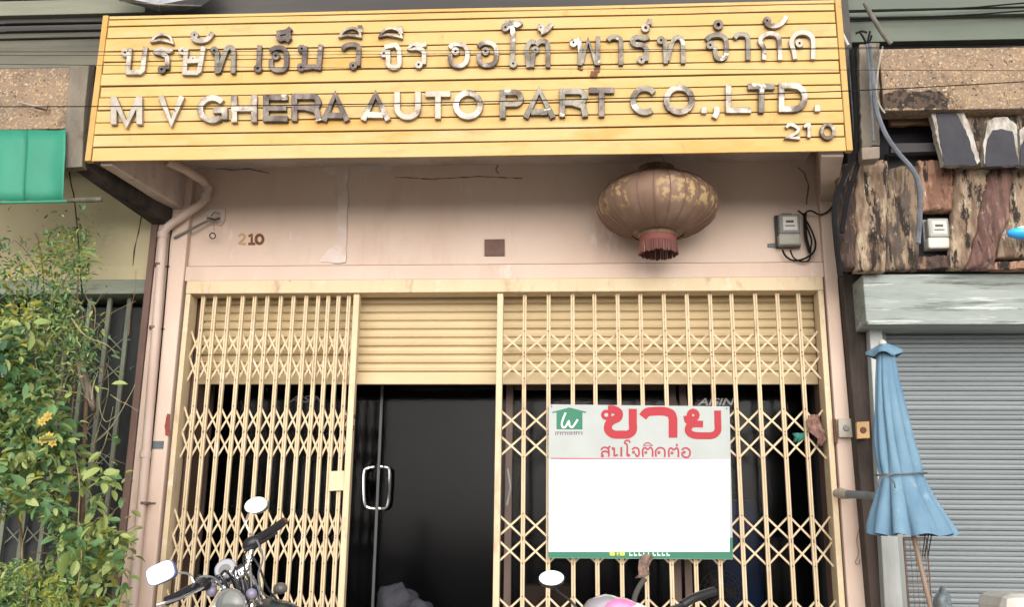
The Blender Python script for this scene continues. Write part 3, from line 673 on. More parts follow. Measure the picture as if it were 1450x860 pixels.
# ================================================================== LANTERN
YL = -.28
lc = P(930.5, 292, YL); rx = (P(1017,285,YL)-P(845,285,YL)).x/2; rz_ = (P(930,239,YL)-P(930,330,YL)).z/2
LN = thing('lantern', (lc.x, YL, lc.z-rz_-.1), 'large faded red Chinese lantern with gold pattern and fringe under the sign', 'lantern')
def lantern_mat():
    m = bpy.data.materials.new('faded_red_lantern_silk'); m.use_nodes = True; n = m.node_tree; L = n.links; b = n.nodes['Principled BSDF']
    tc = n.nodes.new('ShaderNodeTexCoord'); sx = n.nodes.new('ShaderNodeSeparateXYZ'); L.new(tc.outputs['Generated'], sx.inputs[0])
    nz = n.nodes.new('ShaderNodeTexNoise'); nz.inputs['Scale'].default_value = 26; nz.inputs['Detail'].default_value = 4
    L.new(tc.outputs['Object'], nz.inputs['Vector'])
    # band of gilt bouquets around the middle of the body
    def rng(src, a, b_, c, d):
        r = n.nodes.new('ShaderNodeMapRange'); r.inputs[1].default_value = a; r.inputs[2].default_value = b_; r.inputs[3].default_value = c; r.inputs[4].default_value = d; L.new(src, r.inputs[0]); return r.outputs[0]
    def mul(a, b_):
        q = n.nodes.new('ShaderNodeMath'); q.operation = 'MULTIPLY'; L.new(a, q.inputs[0]); L.new(b_, q.inputs[1]); return q.outputs[0]
    up = rng(sx.outputs['Z'], .78, .66, 0, 1); dn = rng(sx.outputs['Z'], .22, .34, 0, 1)
    mp = n.nodes.new('ShaderNodeMapping'); mp.inputs['Scale'].default_value = (4.2, 4.2, 1.2); L.new(tc.outputs['Object'], mp.inputs[0])
    n2 = n.nodes.new('ShaderNodeTexNoise'); n2.inputs['Scale'].default_value = 1.6; n2.inputs['Detail'].default_value = 1; L.new(mp.outputs[0], n2.inputs['Vector'])
    cl = rng(n2.outputs['Fac'], .46, .54, 0, 1); gp = rng(nz.outputs['Fac'], .48, .56, 0, 1)
    fac = mul(mul(up, dn), mul(cl, gp))
    mx = n.nodes.new('ShaderNodeMix'); mx.data_type = 'RGBA'; mx.inputs[6].default_value = alb((146,118,100)); mx.inputs[7].default_value = alb((206,176,126), .62)
    L.new(fac, mx.inputs[0])
    # dusty fading towards pale patches
    n3 = n.nodes.new('ShaderNodeTexNoise'); n3.inputs['Scale'].default_value = 5; L.new(tc.outputs['Object'], n3.inputs['Vector'])
    m2 = n.nodes.new('ShaderNodeMix'); m2.data_type = 'RGBA'; L.new(rng(n3.outputs['Fac'], .5, .75, 0, .6), m2.inputs[0]); L.new(mx.outputs[2], m2.inputs[6]); m2.inputs[7].default_value = alb((186,158,144))
    L.new(m2.outputs[2], b.inputs['Base Color']); b.inputs['Roughness'].default_value = .85; b.inputs['Specular IOR Level'].default_value = .2
    wv = n.nodes.new('ShaderNodeBump'); wv.inputs['Strength'].default_value = .3; L.new(nz.outputs['Fac'], wv.inputs['Height']); L.new(wv.outputs[0], b.inputs['Normal'])
    return m
M_lan = lantern_mat()
mb = MB(); n_ = 96; m_ = 22
for i in range(m_+1):
    a = math.pi*(.11+.76*i/m_)
    for k in range(n_):
        t_ = 2*math.pi*k/n_; rr = math.sin(a)**.92*(1-.014*abs(math.sin(k*math.pi/4)) )
        mb.v.append(Vector((lc.x+rx*rr*math.cos(t_), YL+rx*rr*math.sin(t_), lc.z+rz_*.95*math.cos(a))))
for i in range(m_):
    for k in range(n_): mb.f.append((i*n_+k, (i+1)*n_+k, (i+1)*n_+(k+1) % n_, i*n_+(k+1) % n_))
mb.build('lantern_body', M_lan, LN, smooth='full')
M_gilt = mat('dull_gilt', (166,138,112), (120,96,80), 14, rough=.5, bump=.1, metal=.3)
# seam ribs
for k in range(0, 96, 4):
    t_ = 2*math.pi*(k+2)/n_; pts = []
    for i in range(m_+1):
        a = math.pi*(.11+.76*i/m_); rr = math.sin(a)**.92; pts.append((lc.x+rx*1.002*rr*math.cos(t_), YL+rx*1.002*rr*math.sin(t_), lc.z+rz_*.95*math.cos(a)))
    MB().tube(pts, .0022, 5).build('rib', mat('lantern_rib', (150,110,98), rough=.6, bump=0), LN)
zt_ = lc.z+rz_*.95*math.cos(math.pi*.11); rt = rx*math.sin(math.pi*.11)**.92
MB().lathe((lc.x,YL,zt_), [(rt*.9,-.006),(rt*.8,.02),(rt*.78,.052),(rt*.82,.058),(rt*.7,.060)], 32).build('top_collar', M_gilt, LN, smooth=True)
zb_ = lc.z+rz_*.95*math.cos(math.pi*.87); rb = rx*math.sin(math.pi*.87)**.92
MB().lathe((lc.x,YL,zb_), [(rb*.74,-.02),(rb*.78,.0),(rb*1.01,.006),(rb*.8,.008)], 32).build('bottom_collar', M_gilt, LN, smooth=True)
zfr = P(930,361,YL).z
M_fr = mat('red_fringe', (140,90,82), (104,66,60), 18, (1,1,.2), .8, .2, stain=((196,150,130), 20, .6, .7, (1,1,.15)))
MB().lathe((lc.x,YL,0), [(rb*.70,zb_-.055),(rb*.72,zb_-.019)], 32).build('fringe_band', mat('red_band', (150,88,80), rough=.8), LN, smooth=True)
mb = MB()
for k in range(90):
    t_ = 2*math.pi*k/90+random.uniform(-.02,.02); r1 = rb*.71; r2 = rb*(.72+random.uniform(-.03,.04))
    mb.tube([(lc.x+r1*math.cos(t_),YL+r1*math.sin(t_),zb_-.054),(lc.x+r2*math.cos(t_),YL+r2*math.sin(t_),zfr+random.uniform(-.004,.008))], .0042, 5)
o = mb.build('fringe', M_fr, LN); o['kind'] = 'stuff'
mb = MB().tube([(lc.x-rt*.5,YL,zt_+.058),(lc.x-.004,YL,Z_SOF)], .0015, 5).tube([(lc.x+rt*.5,YL,zt_+.058),(lc.x+.004,YL,Z_SOF)], .0015, 5)
mb.build('hanging_wire', M_greycable, LN)

# ================================================================== METERS
def meter(name, px, py, w, h, Y, label, glassy, white=False):
    p = P(px, py+h/2, Y); T = thing(name, (p.x, Y, p.z), label, 'electricity meter')
    def bx(n, x0, x1, y0, y1, t0, t1, m, bev=.003):
        a, b_ = P(px+x0*w/2, py+y0*h/2, Y), P(px+x1*w/2, py+y1*h/2, Y)
        return MB().box(a.x, b_.x, Y-t1, Y-t0, min(a.z, b_.z), max(a.z, b_.z)).build(n, m, T, bevel=bev)
    base = M_plaster_white if white else M_greyplastic
    bx('back_plate', -1, 1, -1, .95, 0, .03, M_plasticblack if not white else M_greyplastic)
    bx('cover', -.86, .86, -.92, .3, .03, .085, M_greyplastic if not white else mat('smoky_cover', (170,172,166), rough=.2, bump=0), .012)
    bx('terminal_cover', -.84, .84, .305, .98, .03, .09, mat('meter_terminal_grey', (184,182,172), (170,168,158), 10, rough=.6, bump=.05) if not white else M_plaster_white, .01)
    bx('face_plate', -.52, .6, -.72, .08, .085, .0865, M_plaster_white, 0)
    bx('register', -.3, .3, -.5, -.36, .0866, .0876, M_plasticblack, 0)
    bx('register_line', -.35, .4, -.2, -.14, .0866, .0876, M_greydark, 0)
    return T
MT = meter('electricity_meter', 1114, 330, 37, 46, .018, 'grey electricity meter on the pink wall beside looped black wires', True)
mb = MB().prism(poly([(1107,302),(1121,302),(1121,311),(1107,311)], .015), .02); mb.build('bracket', M_greydark, MT)
mb = MB().prism(poly([(1087,345),(1101,344),(1101,351),(1087,350)], .012), .02); mb.build('bracket', M_greycable, MT)
def wire(name, pts, Y, r, m, label, cat='cable', n=6, k=4, group=None):
    q = sp(pts, k); yy = Y if isinstance(Y, (int, float)) else None
    V = [P(p[0], p[1], yy if yy is not None else p[2]) for p in q]
    return tag(MB().tube(V, r, n).build(name, m, smooth=True, loc=V[0]), label, cat, group)
wire('wire_loop', [(1108,354),(1112,362),(1120,368),(1130,369),(1142,365),(1152,357),(1155,345),(1151,331),(1145,318),(1141,312),(1138,305),(1130,298)], -.03, .006, M_black, 'black wire looping from the meter up the pink wall')
wire('wire_loop', [(1119,354),(1123,364),(1132,370),(1143,370),(1147,365),(1148,352),(1149,340),(1144,325),(1141,314),(1140,303)], -.045, .005, M_black, 'second black wire looping closer under the meter')
wire('wire_bundle', [(1140,302),(1140,318),(1141,335),(1144,348),(1147,358)], -.025, .010, M_black, 'thick taped bundle of black wires right of the meter')
wire('cable', [(1139,303),(1144,299),(1150,299),(1160,304),(1168,302),(1175,297),(1180,291)], -.05, .005, M_black, 'black wire running from the meter to the right corner of the pink wall')
MT2 = meter('electricity_meter', 1322, 336, 38, 45, -.30, 'pale electricity meter in a dark recess of the bark cladding', True, True)

# ================================================================== DRAIN PIPE, bracket, bulb
M_pipe = mat('pink_pipe_paint', (224,202,190), (212,186,172), 4, (1,1,.4), .6, .06, k=.68, stain=((150,120,104), 9, .64, .78, (1,1,.3)))
dp = thing('drain_pipe', P(200,860,-.1), 'pink painted drain pipe bending from under the sign down the left pillar', 'pipe')
pr = .027
def pp(x, y, Y): return P(x, y, Y)
path = [(236,228,-.40),(262,240,-.28),(286,255,-.10),(293,264,-.045),(293,275,-.045),(289,284,-.045),(280,292,-.05),(243,317,-.075),(234,325,-.075),(231,334,-.075),(229,360,-.075),(221,470,-.075),(207,640,-.075),(188,860,-.075)]
V = [pp(*q) for q in path]; dirv = (V[-1]-V[-2]).normalized(); V.append(V[-1]+dirv*((V[-1].z-.0)/abs(dirv.z)))
MB().tube(V, pr, 14).build('pipe', M_pipe, dp, smooth=True)
for q in ((293,268,-.045),(291,279,-.045),(230.5,333,-.075),(206,644,-.075)):
    c = P(*q); MB().lathe((c.x,c.y,c.z), [(pr*1.16,-.02),(pr*1.2,-.012),(pr*1.2,.012),(pr*1.16,.02)], 16).build('socket', M_pipe, dp, smooth=True)
for q in ((226,375),(218.5,464),(205,713)):
    c = P(q[0],q[1],-.075); MB().lathe((c.x,c.y,c.z), [(pr*1.12,-.007),(pr*1.12,.007)], 16).box(c.x-.05,c.x+.045,-.034,-.028,c.z-.006,c.z+.006).build('clip', M_rail, dp)
wire('cable', [(243,326),(240,345),(238,374),(230,470),(222,560),(214,640),(205,720),(193,800),(184,862)], -.033, .0042, M_black, 'thin black cable running down beside the pink drain pipe')
bl = thing('lamp_bracket', P(303,305,.0), 'small wall lamp holder with a bare bulb on the pink wall left of the number', 'lamp')
MB().prism(poly([(291,296),(319,295),(318,313),(312,320),(303,318),(291,312)], .008), .011).build('mounting_block', M_pinkdirty, bl, bevel=.003)
MB().tube([P(294,309,-.03),P(305,311,-.05),P(311,309,-.03)], .008, 8).tube(sp([P(299,306,-.02)[:],P(304,301,-.04)[:],P(311,303,-.02)[:]]), .003, 6).build('socket', M_greydark, bl, smooth=True)
MB().tube([P(301,309,-.035),P(272,324,-.04),P(246,337,-.05)], .008, 8).build('arm', mat('grey_tube', (132,134,124), (110,112,104), 10, rough=.6), bl, smooth=True)
MB().tube([P(303,318,-.05),P(303,327,-.05)], .0015, 5).build('bulb_wire', M_rust, bl)
c = P(301,334,-.05); MB().ball(c, .021, .021, .021, 16, 10).build('bulb', M_clear, bl, smooth='full')
# bits on pillars
o = slab('wall_plate', [(208,625),(232,625),(231,636),(207,636)], -.034, .004, mat('blue_grey_plate', (96,108,120), (120,128,136), 20, rough=.5), None); tag(o, 'small blue-grey plate on the left pillar beside the pipe', 'plate')
o = slab('paint_mark', rough_poly([(237,586),(241,587),(240,618),(234,617),(233,604)], 6, .8, 4), -.0335, .0035, mat('red_mark', (160,82,74), (140,70,64), 10, rough=.8)); tag(o, 'dull red smear on the left pillar next to the gate', 'paint mark')
def boxswitch(name, pts, Y, m1, m2, label):
    T = thing(name, P(pts[0][0], pts[2][1], Y), label, 'switch')
    MB().prism(poly(pts, Y-.03), .0295).build('case', m1, T, bevel=.004)
    cx_ = sum(p[0] for p in pts)/4; cy_ = sum(p[1] for p in pts)/4
    c = P(cx_, cy_, Y-.03); MB().lathe(c, [(.016,-.008),(.018,0)], 16, 'y').build('button', m2, T, smooth=True)
    return T
boxswitch('doorbell', [(1187,593),(1208,593),(1209,620),(1188,620)], -.032, mat('cream_grey_plastic', (196,188,172), rough=.5), M_greyplastic, 'pale grey bell push box on the right pillar')
T = boxswitch('switch_box', [(1213,598),(1231,597),(1232,621),(1214,622)], -.17, mat('tan_box', (214,176,124), (190,150,104), 12, rough=.6), M_rust, 'small tan switch box on the dark timber post')
wire('cable', [(1214,720),(1217,745),(1213,765),(1216,785),(1211,797),(1216,800),(1218,792)], -.05, .0018, M_rail, 'thin looped wire hanging on the right pillar')

# ================================================================== LEFT NEIGHBOUR
NB = thing('shophouse', (-3.0,.3,0), 'beige neighbouring shophouse at the left with pebble fascia and grey boards above', 'building')
NXR = P(219,400,0).x-.002; XF = -4.8
ZN1 = P(150,378,.05).z; ZN2 = P(150,398,.05).z; ZN3 = P(150,418,.05).z
MB().box(XF, NXR-.05, .05, .3, ZN1+.004, P(150,200,.05).z+.9).build('wall', M_beige, NB)
MB().box(XF, NXR-.05, .03, .3, ZN2, ZN1).build('ledge', M_beige, NB, bevel=.004)
MB().box(XF, NXR-.052, .02, .3, ZN3, ZN2-.003).build('beam', mat('pale_green_beam', (170,178,160), (138,146,130), 5, (.3,1,1.5), .8, .2, stain=((100,104,92), 5, .6, .74, (.3,1,2))), NB, bevel=.004)
# brown column at the party wall
MB().box(P(205,400,-.04).x, NXR, -.04, .3, 0, P(240,290,-.04).z+.02).build('column', M_brown, NB, bevel=.006)
mb = MB(); yb, yf = -.041, -.70
a0, a1 = P(217,300,yb), P(246,296,yb)
mb.hull8([(P(103,240,yf).x,yf,P(103,240,yf).z),(P(121,240,yf).x,yf,P(103,236,yf).z),(P(121,236,yf).x,yf,P(103,225,yf).z),(P(103,232,yf).x,yf,P(103,225,yf).z)],
         [(a0.x,yb,P(217,318,yb).z),(a1.x-.004,yb,P(240,318,yb).z),(a1.x-.004,yb,P(240,292,yb).z),(a0.x,yb,P(217,292,yb).z)])
mb.build('bracket_beam', M_darkwood, NB, bevel=.004)
mb = MB().box(P(-120,400,.2).x, NXR, .32, .36, 0, ZN3+.2); mb.build('dark_recess', M_int, NB)
# fascia, upper boards
zA, zB_ = P(50,183,-.68).z, P(50,96,-.68).z
MB().box(-5.2, P(103,140,-.68).x, -.68, -.05, zA, zB_).build('fascia', M_terr, NB, bevel=.006)
tag(MB().prism(poly([(98,94),(126,92),(119,160),(116,236),(90,238),(93,160)], -.74), .06).build('timber_post', M_stone, bevel=.004, loc=P(100,236,-.74)), 'short grey weathered post at the left end of the yellow sign', 'post')
slab('gap_shade_strip', [(126,92),(134,92),(124,226),(117,232)], -.70, .05, M_darkwood, NB)  # dark strip stands in for the shaded gap beside the sign
bands = [(-130,-62,M_grey,-.36),(-62,-2,M_grey,-.38),(0,20.5,M_greylight,-.40),(21.5,33,M_greydark,-.36),(35.5,43.5,M_greydark,-.39),(46,53,M_grey,-.37),(56,96,M_grey,-.35)]
for y0, y1, m_, Y in bands:
    a, b_ = P(60, y0, Y), P(60, y1, Y); sl_ = (P(140,32,Y)-P(0,34.5,Y)); 
    MB().box(-5.2, -2.202, Y, -.2, b_.z, a.z).build('board', m_, NB, bevel=.003)
MB().box(-5.2, -2.202, -.25, -.04, P(60,96,-.3).z-.02, P(60,-130,-.36).z).build('upper_wall', M_darkwood, NB)
# green awning
AW = thing('awning', P(40,290,-.78), 'bright green tarpaulin awning hanging under the pebble fascia at left', 'awning')
def awn(x0, x1, seed):
    mb = MB(); nx, nz_ = 16, 6; vs = []
    for j in range(nz_+1):
        for i in range(nx+1):
            px = x0+(x1-x0)*i/nx; py = 184+(286.5-184)*j/nz_
            p = P(px, py, -.76); p.y -= .03*j/nz_+.012*math.sin(px*.11+seed)*(.4+j/nz_)+.008*noise.noise(Vector((px*.05, py*.03, seed))); vs.append(p)
    fs = [(j*(nx+1)+i, (j+1)*(nx+1)+i, (j+1)*(nx+1)+i+1, j*(nx+1)+i+1) for j in range(nz_) for i in range(nx)]
    o = mb.add(vs, fs).build('tarpaulin', M_green, AW, smooth='full'); s_ = o.modifiers.new('solid','SOLIDIFY'); s_.thickness = .003
awn(-130, 38.5, 1); awn(39.5, 94, 3)
MB().tube([P(-130,290,-.8),P(100,285,-.8)], .009, 8).build('bottom_bar', mat('green_bar', (60,150,120), rough=.5), AW)
MB().tube([P(96,284,-.8),P(130,283,-.8),P(145,282.5,-.8)], [.013,.015,.013], 10).build('rod_end', mat('grey_rod', (120,116,100), (70,64,56), 20, rough=.7), AW)
wire('cable', [(97,236),(101,262),(105,280),(110,330),(115,400),(119,450)], -.60, .004, M_black, 'thin dark cable hanging from the post past the awning rod')
o = MB().prism([v for v in poly(rough_poly([(200,300),(201.5,300),(197,330),(192,350),(188,384),(186.5,384),(190,350),(195,330)], 8, .8, 6), .049)], .003).build('crack', M_darkwood, NB)
wire('cable', [(165,268),(180,285),(195,291),(214,293)], -.35, .004, M_black, 'thin dark wire sagging under the left bracket beam')
w_ = thing('wall_hook', P(48,158,-.69), 'short rusty rod sticking out of the left pebble fascia', 'hook')
MB().tube([P(28,145,-.70),P(48,150,-.74),P(65,152,-.73)], .006, 8).build('rod', M_whitecable, w_); MB().tube([P(50,152,-.72),P(66,156,-.71),P(68,150,-.70)], .006, 8).build('clamp', M_rust, w_)

# ---- left neighbour gate
NG = thing('folding_gate', (P(100,600,.1).x, .1, 0), 'grey-green folding gate of the left neighbour behind the shrub', 'gate')
M_ggate = mat('grey_green_gate', (150,154,136), (120,126,112), 8, (1,1,.3), .7, .15, stain=((90,92,82), 10, .6, .75, (1,1,.3)))
nx = [P(p, 425, .1).x for p in (-10,18,46,73,100,127.5,155,183)]
for x_ in nx: MB().box(x_-.013, x_+.013, .1, .122, .01, ZN3-.002).build('upright', M_ggate, NG, bevel=.002)
MB().box(XF, NXR-.11, .16, .17, .01, P(150,436,.16).z).build('sheet', mat('grey_sheet', (72,76,76), (48,52,52), 5, (2,1,.3), .8, .2), NG)
for zc in [P(190, y, .1).z for y in (487, 525, 610, 650, 760)]:
    for a, b_ in zip(nx[:-1], nx[1:]):
        for s_ in (1,-1): 
            f = [Vector((a,0,zc-s_*.06-.005)), Vector((b_,0,zc+s_*.06-.005)), Vector((b_,0,zc+s_*.06+.005)), Vector((a,0,zc-s_*.06+.005))]
            yo = .124+(.004 if s_ > 0 else 0)
            MB().hull8([v+Vector((0,yo,0)) for v in f], [v+Vector((0,yo+.003,0)) for v in f]).build('lattice_strip', M_ggate, NG)

# ================================================================== RIGHT NEIGHBOUR
RB = thing('shophouse', (3.2,.3,0), 'right neighbouring shophouse with pebble fascia, bark cladding and pale beam', 'building')
XRF = 5.2; YR = -.58
MB().box(P(1247,100,YR).x, XRF, YR, -.46, P(1350,155,YR).z, P(1350,67,YR).z).build('fascia', M_terr, RB, bevel=.006)
for y0, y1, m_, Y in [(-140,-60,M_greygreen,-.36),(-58,11,M_greygreen,-.38),(14,21.5,M_greygreen,-.40),(23.5,57,M_greygreen,-.36)]:
    a, b_ = P(1330, y0, Y), P(1330, y1, Y); MB().box(2.055, XRF, Y, -.2, b_.z, a.z).build('board', m_, RB, bevel=.003)
MB().box(2.055, XRF, -.24, .2, P(1330,66,-.3).z, P(1330,-140,-.36).z).build('upper_wall', M_darkwood, RB)
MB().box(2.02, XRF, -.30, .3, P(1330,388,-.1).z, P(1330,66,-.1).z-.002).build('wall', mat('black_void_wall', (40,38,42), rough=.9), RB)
slab('fascia_break', rough_poly([(1252,133),(1275,126),(1300,130),(1330,128),(1345,140),(1342,154),(1252,154)], 6, 2.5, 9), YR-.002, .01, mat('broken_render', (96,78,66), (50,42,38), 30, rough=.9, bump=.8, thr=(.46,.54), stain=((190,172,150), 24, .62, .68)), RB)
slab('hidden_board', rough_poly([(1258,158),(1322,157),(1325,175),(1262,177)], 8, 1, 2), -.42, .03, mat('split_board', (176,136,106), (120,90,70), 6, (.15,1,3), .9, .5, stain=((50,40,34), 6, .58, .66, (.12,1,4))), RB)
slab('dark_rail', [(1262,203),(1332,202),(1334,214),(1262,216)], -.44, .05, mat('charcoal_rail', (70,68,72), rough=.8), RB)
# bark slabs
def bark(c1, c2, c3, n): return mat(n, c1, c2, 20, (1,1,.16), .95, 1, 60, k=.66, thr=(.44,.54), stain=[(c3, 14, .54, .60, (1,1,.3)), ((52,44,40), 16, .55, .60, (1,1,.2)), ((52,44,40), 5, .60, .66, (1,1,.4)), ((210,200,186), 26, .63, .67, (1,1,.3))])
BK = {'tan': bark((172,150,128),(134,112,94),(196,178,152),'tan_bark'), 'dark': bark((104,84,76),(74,60,56),(140,112,92),'dark_bark'),
      'purple': bark((128,96,88),(104,78,72),(152,122,110),'purple_bark'), 'orange': bark((170,130,106),(136,100,84),(192,158,132),'orange_bark'), 'grey': bark((146,126,106),(96,84,76),(176,156,130),'grey_bark')}
def barkslab(pts, Y, kind, seed, th=.05):
    rg = random.Random(seed); V = poly(pts, Y); zt_, zb2 = max(v.z for v in V), min(v.z for v in V)
    NR, NC = 44, 18; vs = []; grid = []
    def span(z):
        xs = []
        for i in range(len(V)):
            a, b = V[i], V[(i+1) % len(V)]
            if (a.z-z)*(b.z-z) <= 0 and abs(a.z-b.z) > .004: xs.append(a.x+(b.x-a.x)*(z-a.z)/(b.z-a.z))
        return (min(xs), max(xs)) if len(xs) > 1 else None
    last = None
    for r_ in range(NR+1):
        z = zb2+.012+(zt_-zb2-.024)*r_/NR; sp_ = span(z) or last; last = sp_
        x0, x1 = sp_; x0 += -.006+.014*noise.noise(Vector((z*14, seed*3., 0))); x1 += .006+.014*noise.noise(Vector((z*14, seed*3.+9, 0)))
        row = []
        for c_ in range(NC+1):
            u = c_/NC; x = x0+(x1-x0)*u; e = math.sin(math.pi*u)**.6; ez = min(1, min(r_, NR-r_)/1.5)
            d = -.022*e*ez-.030*noise.noise(Vector((x*26, z*5, seed)))*e-.020*noise.noise(Vector((x*60, z*13, seed+4)))*e-.012*abs(noise.noise(Vector((x*110, z*24, seed+8))))
            row.append(Vector((x, Y+d, z)))
        grid.append(row)
    mb = MB(); W_ = NC+1
    for row in grid: mb.v += row
    for r_ in range(NR):
        for c_ in range(NC): mb.f.append((r_*W_+c_, r_*W_+c_+1, (r_+1)*W_+c_+1, (r_+1)*W_+c_))
    n0 = len(mb.v)
    border = [c_ for c_ in range(W_)]+[r_*W_+NC for r_ in range(1, NR+1)]+[NR*W_+c_ for c_ in range(NC-1, -1, -1)]+[r_*W_ for r_ in range(NR-1, 0, -1)]
    mb.v += [Vector((mb.v[k].x, Y+th, mb.v[k].z)) for k in border]; nb = len(border)
    for k in range(nb): mb.f.append((border[(k+1) % nb], border[k], n0+k, n0+(k+1) % nb))
    return mb.build('bark_slab', BK[kind], RB, smooth='full')
barkslab([(1188,236),(1213,226),(1214,300),(1212,384),(1196,384),(1183,300)], -.40, 'dark', 1)
barkslab([(1214,230),(1255,225),(1254,300),(1252,386),(1211,388),(1213,320)], -.42, 'tan', 2)
barkslab([(1256,240),(1300,232),(1302,300),(1298,385),(1254,386)], -.36, 'grey', 3)
barkslab([(1302,225),(1350,225),(1351,300),(1306,303)], -.38, 'orange', 4)
barkslab([(1300,362),(1350,360),(1347,384),(1299,385)], -.36, 'dark', 5)
barkslab([(1354,232),(1404,232),(1388,300),(1382,340),(1366,384),(1346,384),(1349,320)], -.40, 'tan', 6)
barkslab([(1406,232),(1432,232),(1430,262),(1426,310),(1412,344),(1404,384),(1368,384),(1384,330),(1390,290)], -.42, 'purple', 7)
barkslab([(1434,232),(1475,232),(1475,365),(1450,366),(1414,368),(1416,340),(1430,300)], -.40, 'tan', 8)
barkslab([(1410,370),(1478,368),(1478,385),(1406,385)], -.41, 'orange', 9)
barkslab([(1476,232),(1560,232),(1560,385),(1480,385)], -.40, 'grey', 10)
for k_, kd_ in enumerate(('tan','dark','orange','purple','tan','grey','tan','dark','tan')): barkslab([(1562+k_*44,232),(1603+k_*44,232),(1608+k_*44,300),(1602+k_*44,385),(1564+k_*44,385),(1558+k_*44,300)], -.40, kd_, 20+k_)
barkslab([(1338,150),(1960,149),(1960,236),(1340,236)], -.47, 'grey', 11)
slab('panel', [(1256,216),(1300,214),(1330,216),(1330,236),(1256,240)], -.33, .04, mat('charcoal_panel', (62,58,62), (48,46,50), 8, rough=.9), RB)
# dark scallops with whitewashed edges
M_scw = mat('whitewashed_edge', (214,208,200), (150,138,126), 14, (1,1,.4), .9, .5, thr=(.45,.6)); M_scd = mat('charcoal_scallop', (72,72,80), (60,60,68), 6, rough=.8, bump=.2)
for w_pts, d_pts in (([(1318,158),(1364,157),(1376,185),(1388,228),(1384,232),(1336,233)], [(1326,158),(1352,157),(1368,185),(1384,234),(1337,235)]),
                     ([(1398,172),(1409,166),(1427,166),(1439,176),(1443,231),(1394,232),(1392,205)], [(1399,196),(1406,184),(1418,182),(1434,186),(1443,234),(1395,235)]),
                     ([(1444,184),(1452,178),(1490,180),(1494,232),(1444,232)], [(1446,205),(1452,196),(1488,196),(1494,235),(1445,235)])):
    T = slab('scallop', rough_poly(w_pts, 5, 1.0, 3), -.535, .05, M_scw, RB)
    T2 = slab('scallop_face', rough_poly(d_pts, 5, .8, 5), -.542, .0065, M_scd, RB)
# pale beam, dark timber post, pale post
MB().box(P(1224,420,-.34).x, XRF, -.34, -.02, P(1350,459,-.34).z, P(1350,387.5,-.34).z-.002).build('beam', M_beam, RB, bevel=.006)
MB().box(P(1224,420,-.34).x, XRF, -.37, -.341, P(1350,461,-.34).z, P(1350,455,-.34).z).build('drip_edge', M_beam, RB, bevel=.003)
def pillarpx(name, top, bot, x0t, x1t, x0b, x1b, Y, t, m, parent, **k):
    a = [(x0t,top),(x1t,top),(x1b,bot),(x0b,bot)]; q = poly(a, Y)
    d0 = (q[3]-q[0]); d1 = (q[2]-q[1]); q[3] = q[3]+d0*(q[3].z/-d0.z); q[2] = q[2]+d1*(q[2].z/-d1.z)
    return MB().prism(q, t).build(name, m, parent, **k)
pillarpx('timber_post', 388, 860, 1192, 1224, 1233, 1253, -.13, .15, M_darkwood, RB, bevel=.006)
pillarpx('pale_post', 462, 860, 1231, 1249, 1253, 1279, -.20, .12, M_palepost, RB, bevel=.006)
# right neighbour shutter
RS = thing('roller_shutter', (3.2,-.06,0), 'grey closed roller shutter of the right neighbour under the pale beam', 'shutter')
YS = -.08; rx0 = P(1247,470,YS).x+.02; pt = (P(1400,740,YS).z-P(1400,838,YS).z)/(98/14.8)
MB().box(rx0-.05, rx0, YS-.03, YS+.06, 0, P(1350,462,YS).z+.05).build('guide_rail', mat('pale_guide_rail', (160,166,164), rough=.5), RS, bevel=.003)
def rslat():
    h = pt*.99; prof = [(.006,0),(-.004,h*.06),(-.009,h*.28),(-.006,h*.48),(.0005,h*.53),(-.006,h*.58),(-.009,h*.78),(-.004,h*.95),(.006,h),(.012,h),(.012,0)]
    vs = []; k = len(prof)
    for x_ in (rx0+.001-3.2, XRF-3.2): vs += [(x_, a, b_) for a, b_ in prof]
    fs = [((i+1) % k, k+(i+1) % k, k+i, i) for i in range(k)]+[tuple(reversed(range(k))), tuple(range(k, 2*k))]
    return MB().add(vs, fs)
z = .01; first = None
while z < P(1350,462,YS).z+.05:
    if first is None:
        first = rslat().build('slat', M_rshut, None); first.parent = RS; first.location = (0, YS+.06, z)
    else: dup(first, RS, (0, YS+.06+random.uniform(-.0012,.0012), z))
    z += pt
M_patchmark = plain('pale_scratch', (176,182,184), .6)
# ---- concrete post by the sign with wires
tag(MB().prism(poly(rough_poly([(1217,62),(1246,60),(1246,206),(1220,208)], 7, 1.3, 12), -.66), .07).build('cement_post', M_stone, bevel=.005, loc=P(1232,208,-.66)), 'short cement post between the yellow sign and the right fascia', 'post')
tag(MB().prism(poly([(1220,208),(1246,207),(1246,224),(1221,226)], -.68), .10).build('post_shoe', mat('grey_pink_shoe', (176,160,148), (140,124,112), 8, rough=.8), bevel=.005, loc=P(1232,226,-.68)), 'pale block shoe under the short cement post', 'bracket')
wire('cable', [(1206,70),(1210,120),(1213,180),(1209,222),(1196,250),(1182,292),(1184,340),(1190,392)], -.62, .015, M_black, 'thick black cable along the right edge of the yellow sign down to the pillar')
wire('cable', [(1212,68),(1215,140),(1217,200),(1214,235),(1200,280),(1192,330)], -.60, .013, M_black, 'black cable just right of the thick one beside the sign')
wire('cable', [(1202,80),(1207,150),(1210,210),(1203,240),(1190,270)], -.60, .006, M_greycable, 'grey cable between the sign edge and the black cables')
o = wire('cable', [(1190,392),(1195,450),(1203,540),(1212,640),(1222,750),(1232,862)], -.05, .017, M_black, 'black cable running down the outer edge of the right pillar')  # cable thickened to stand in for the dark gap beside the pillar too
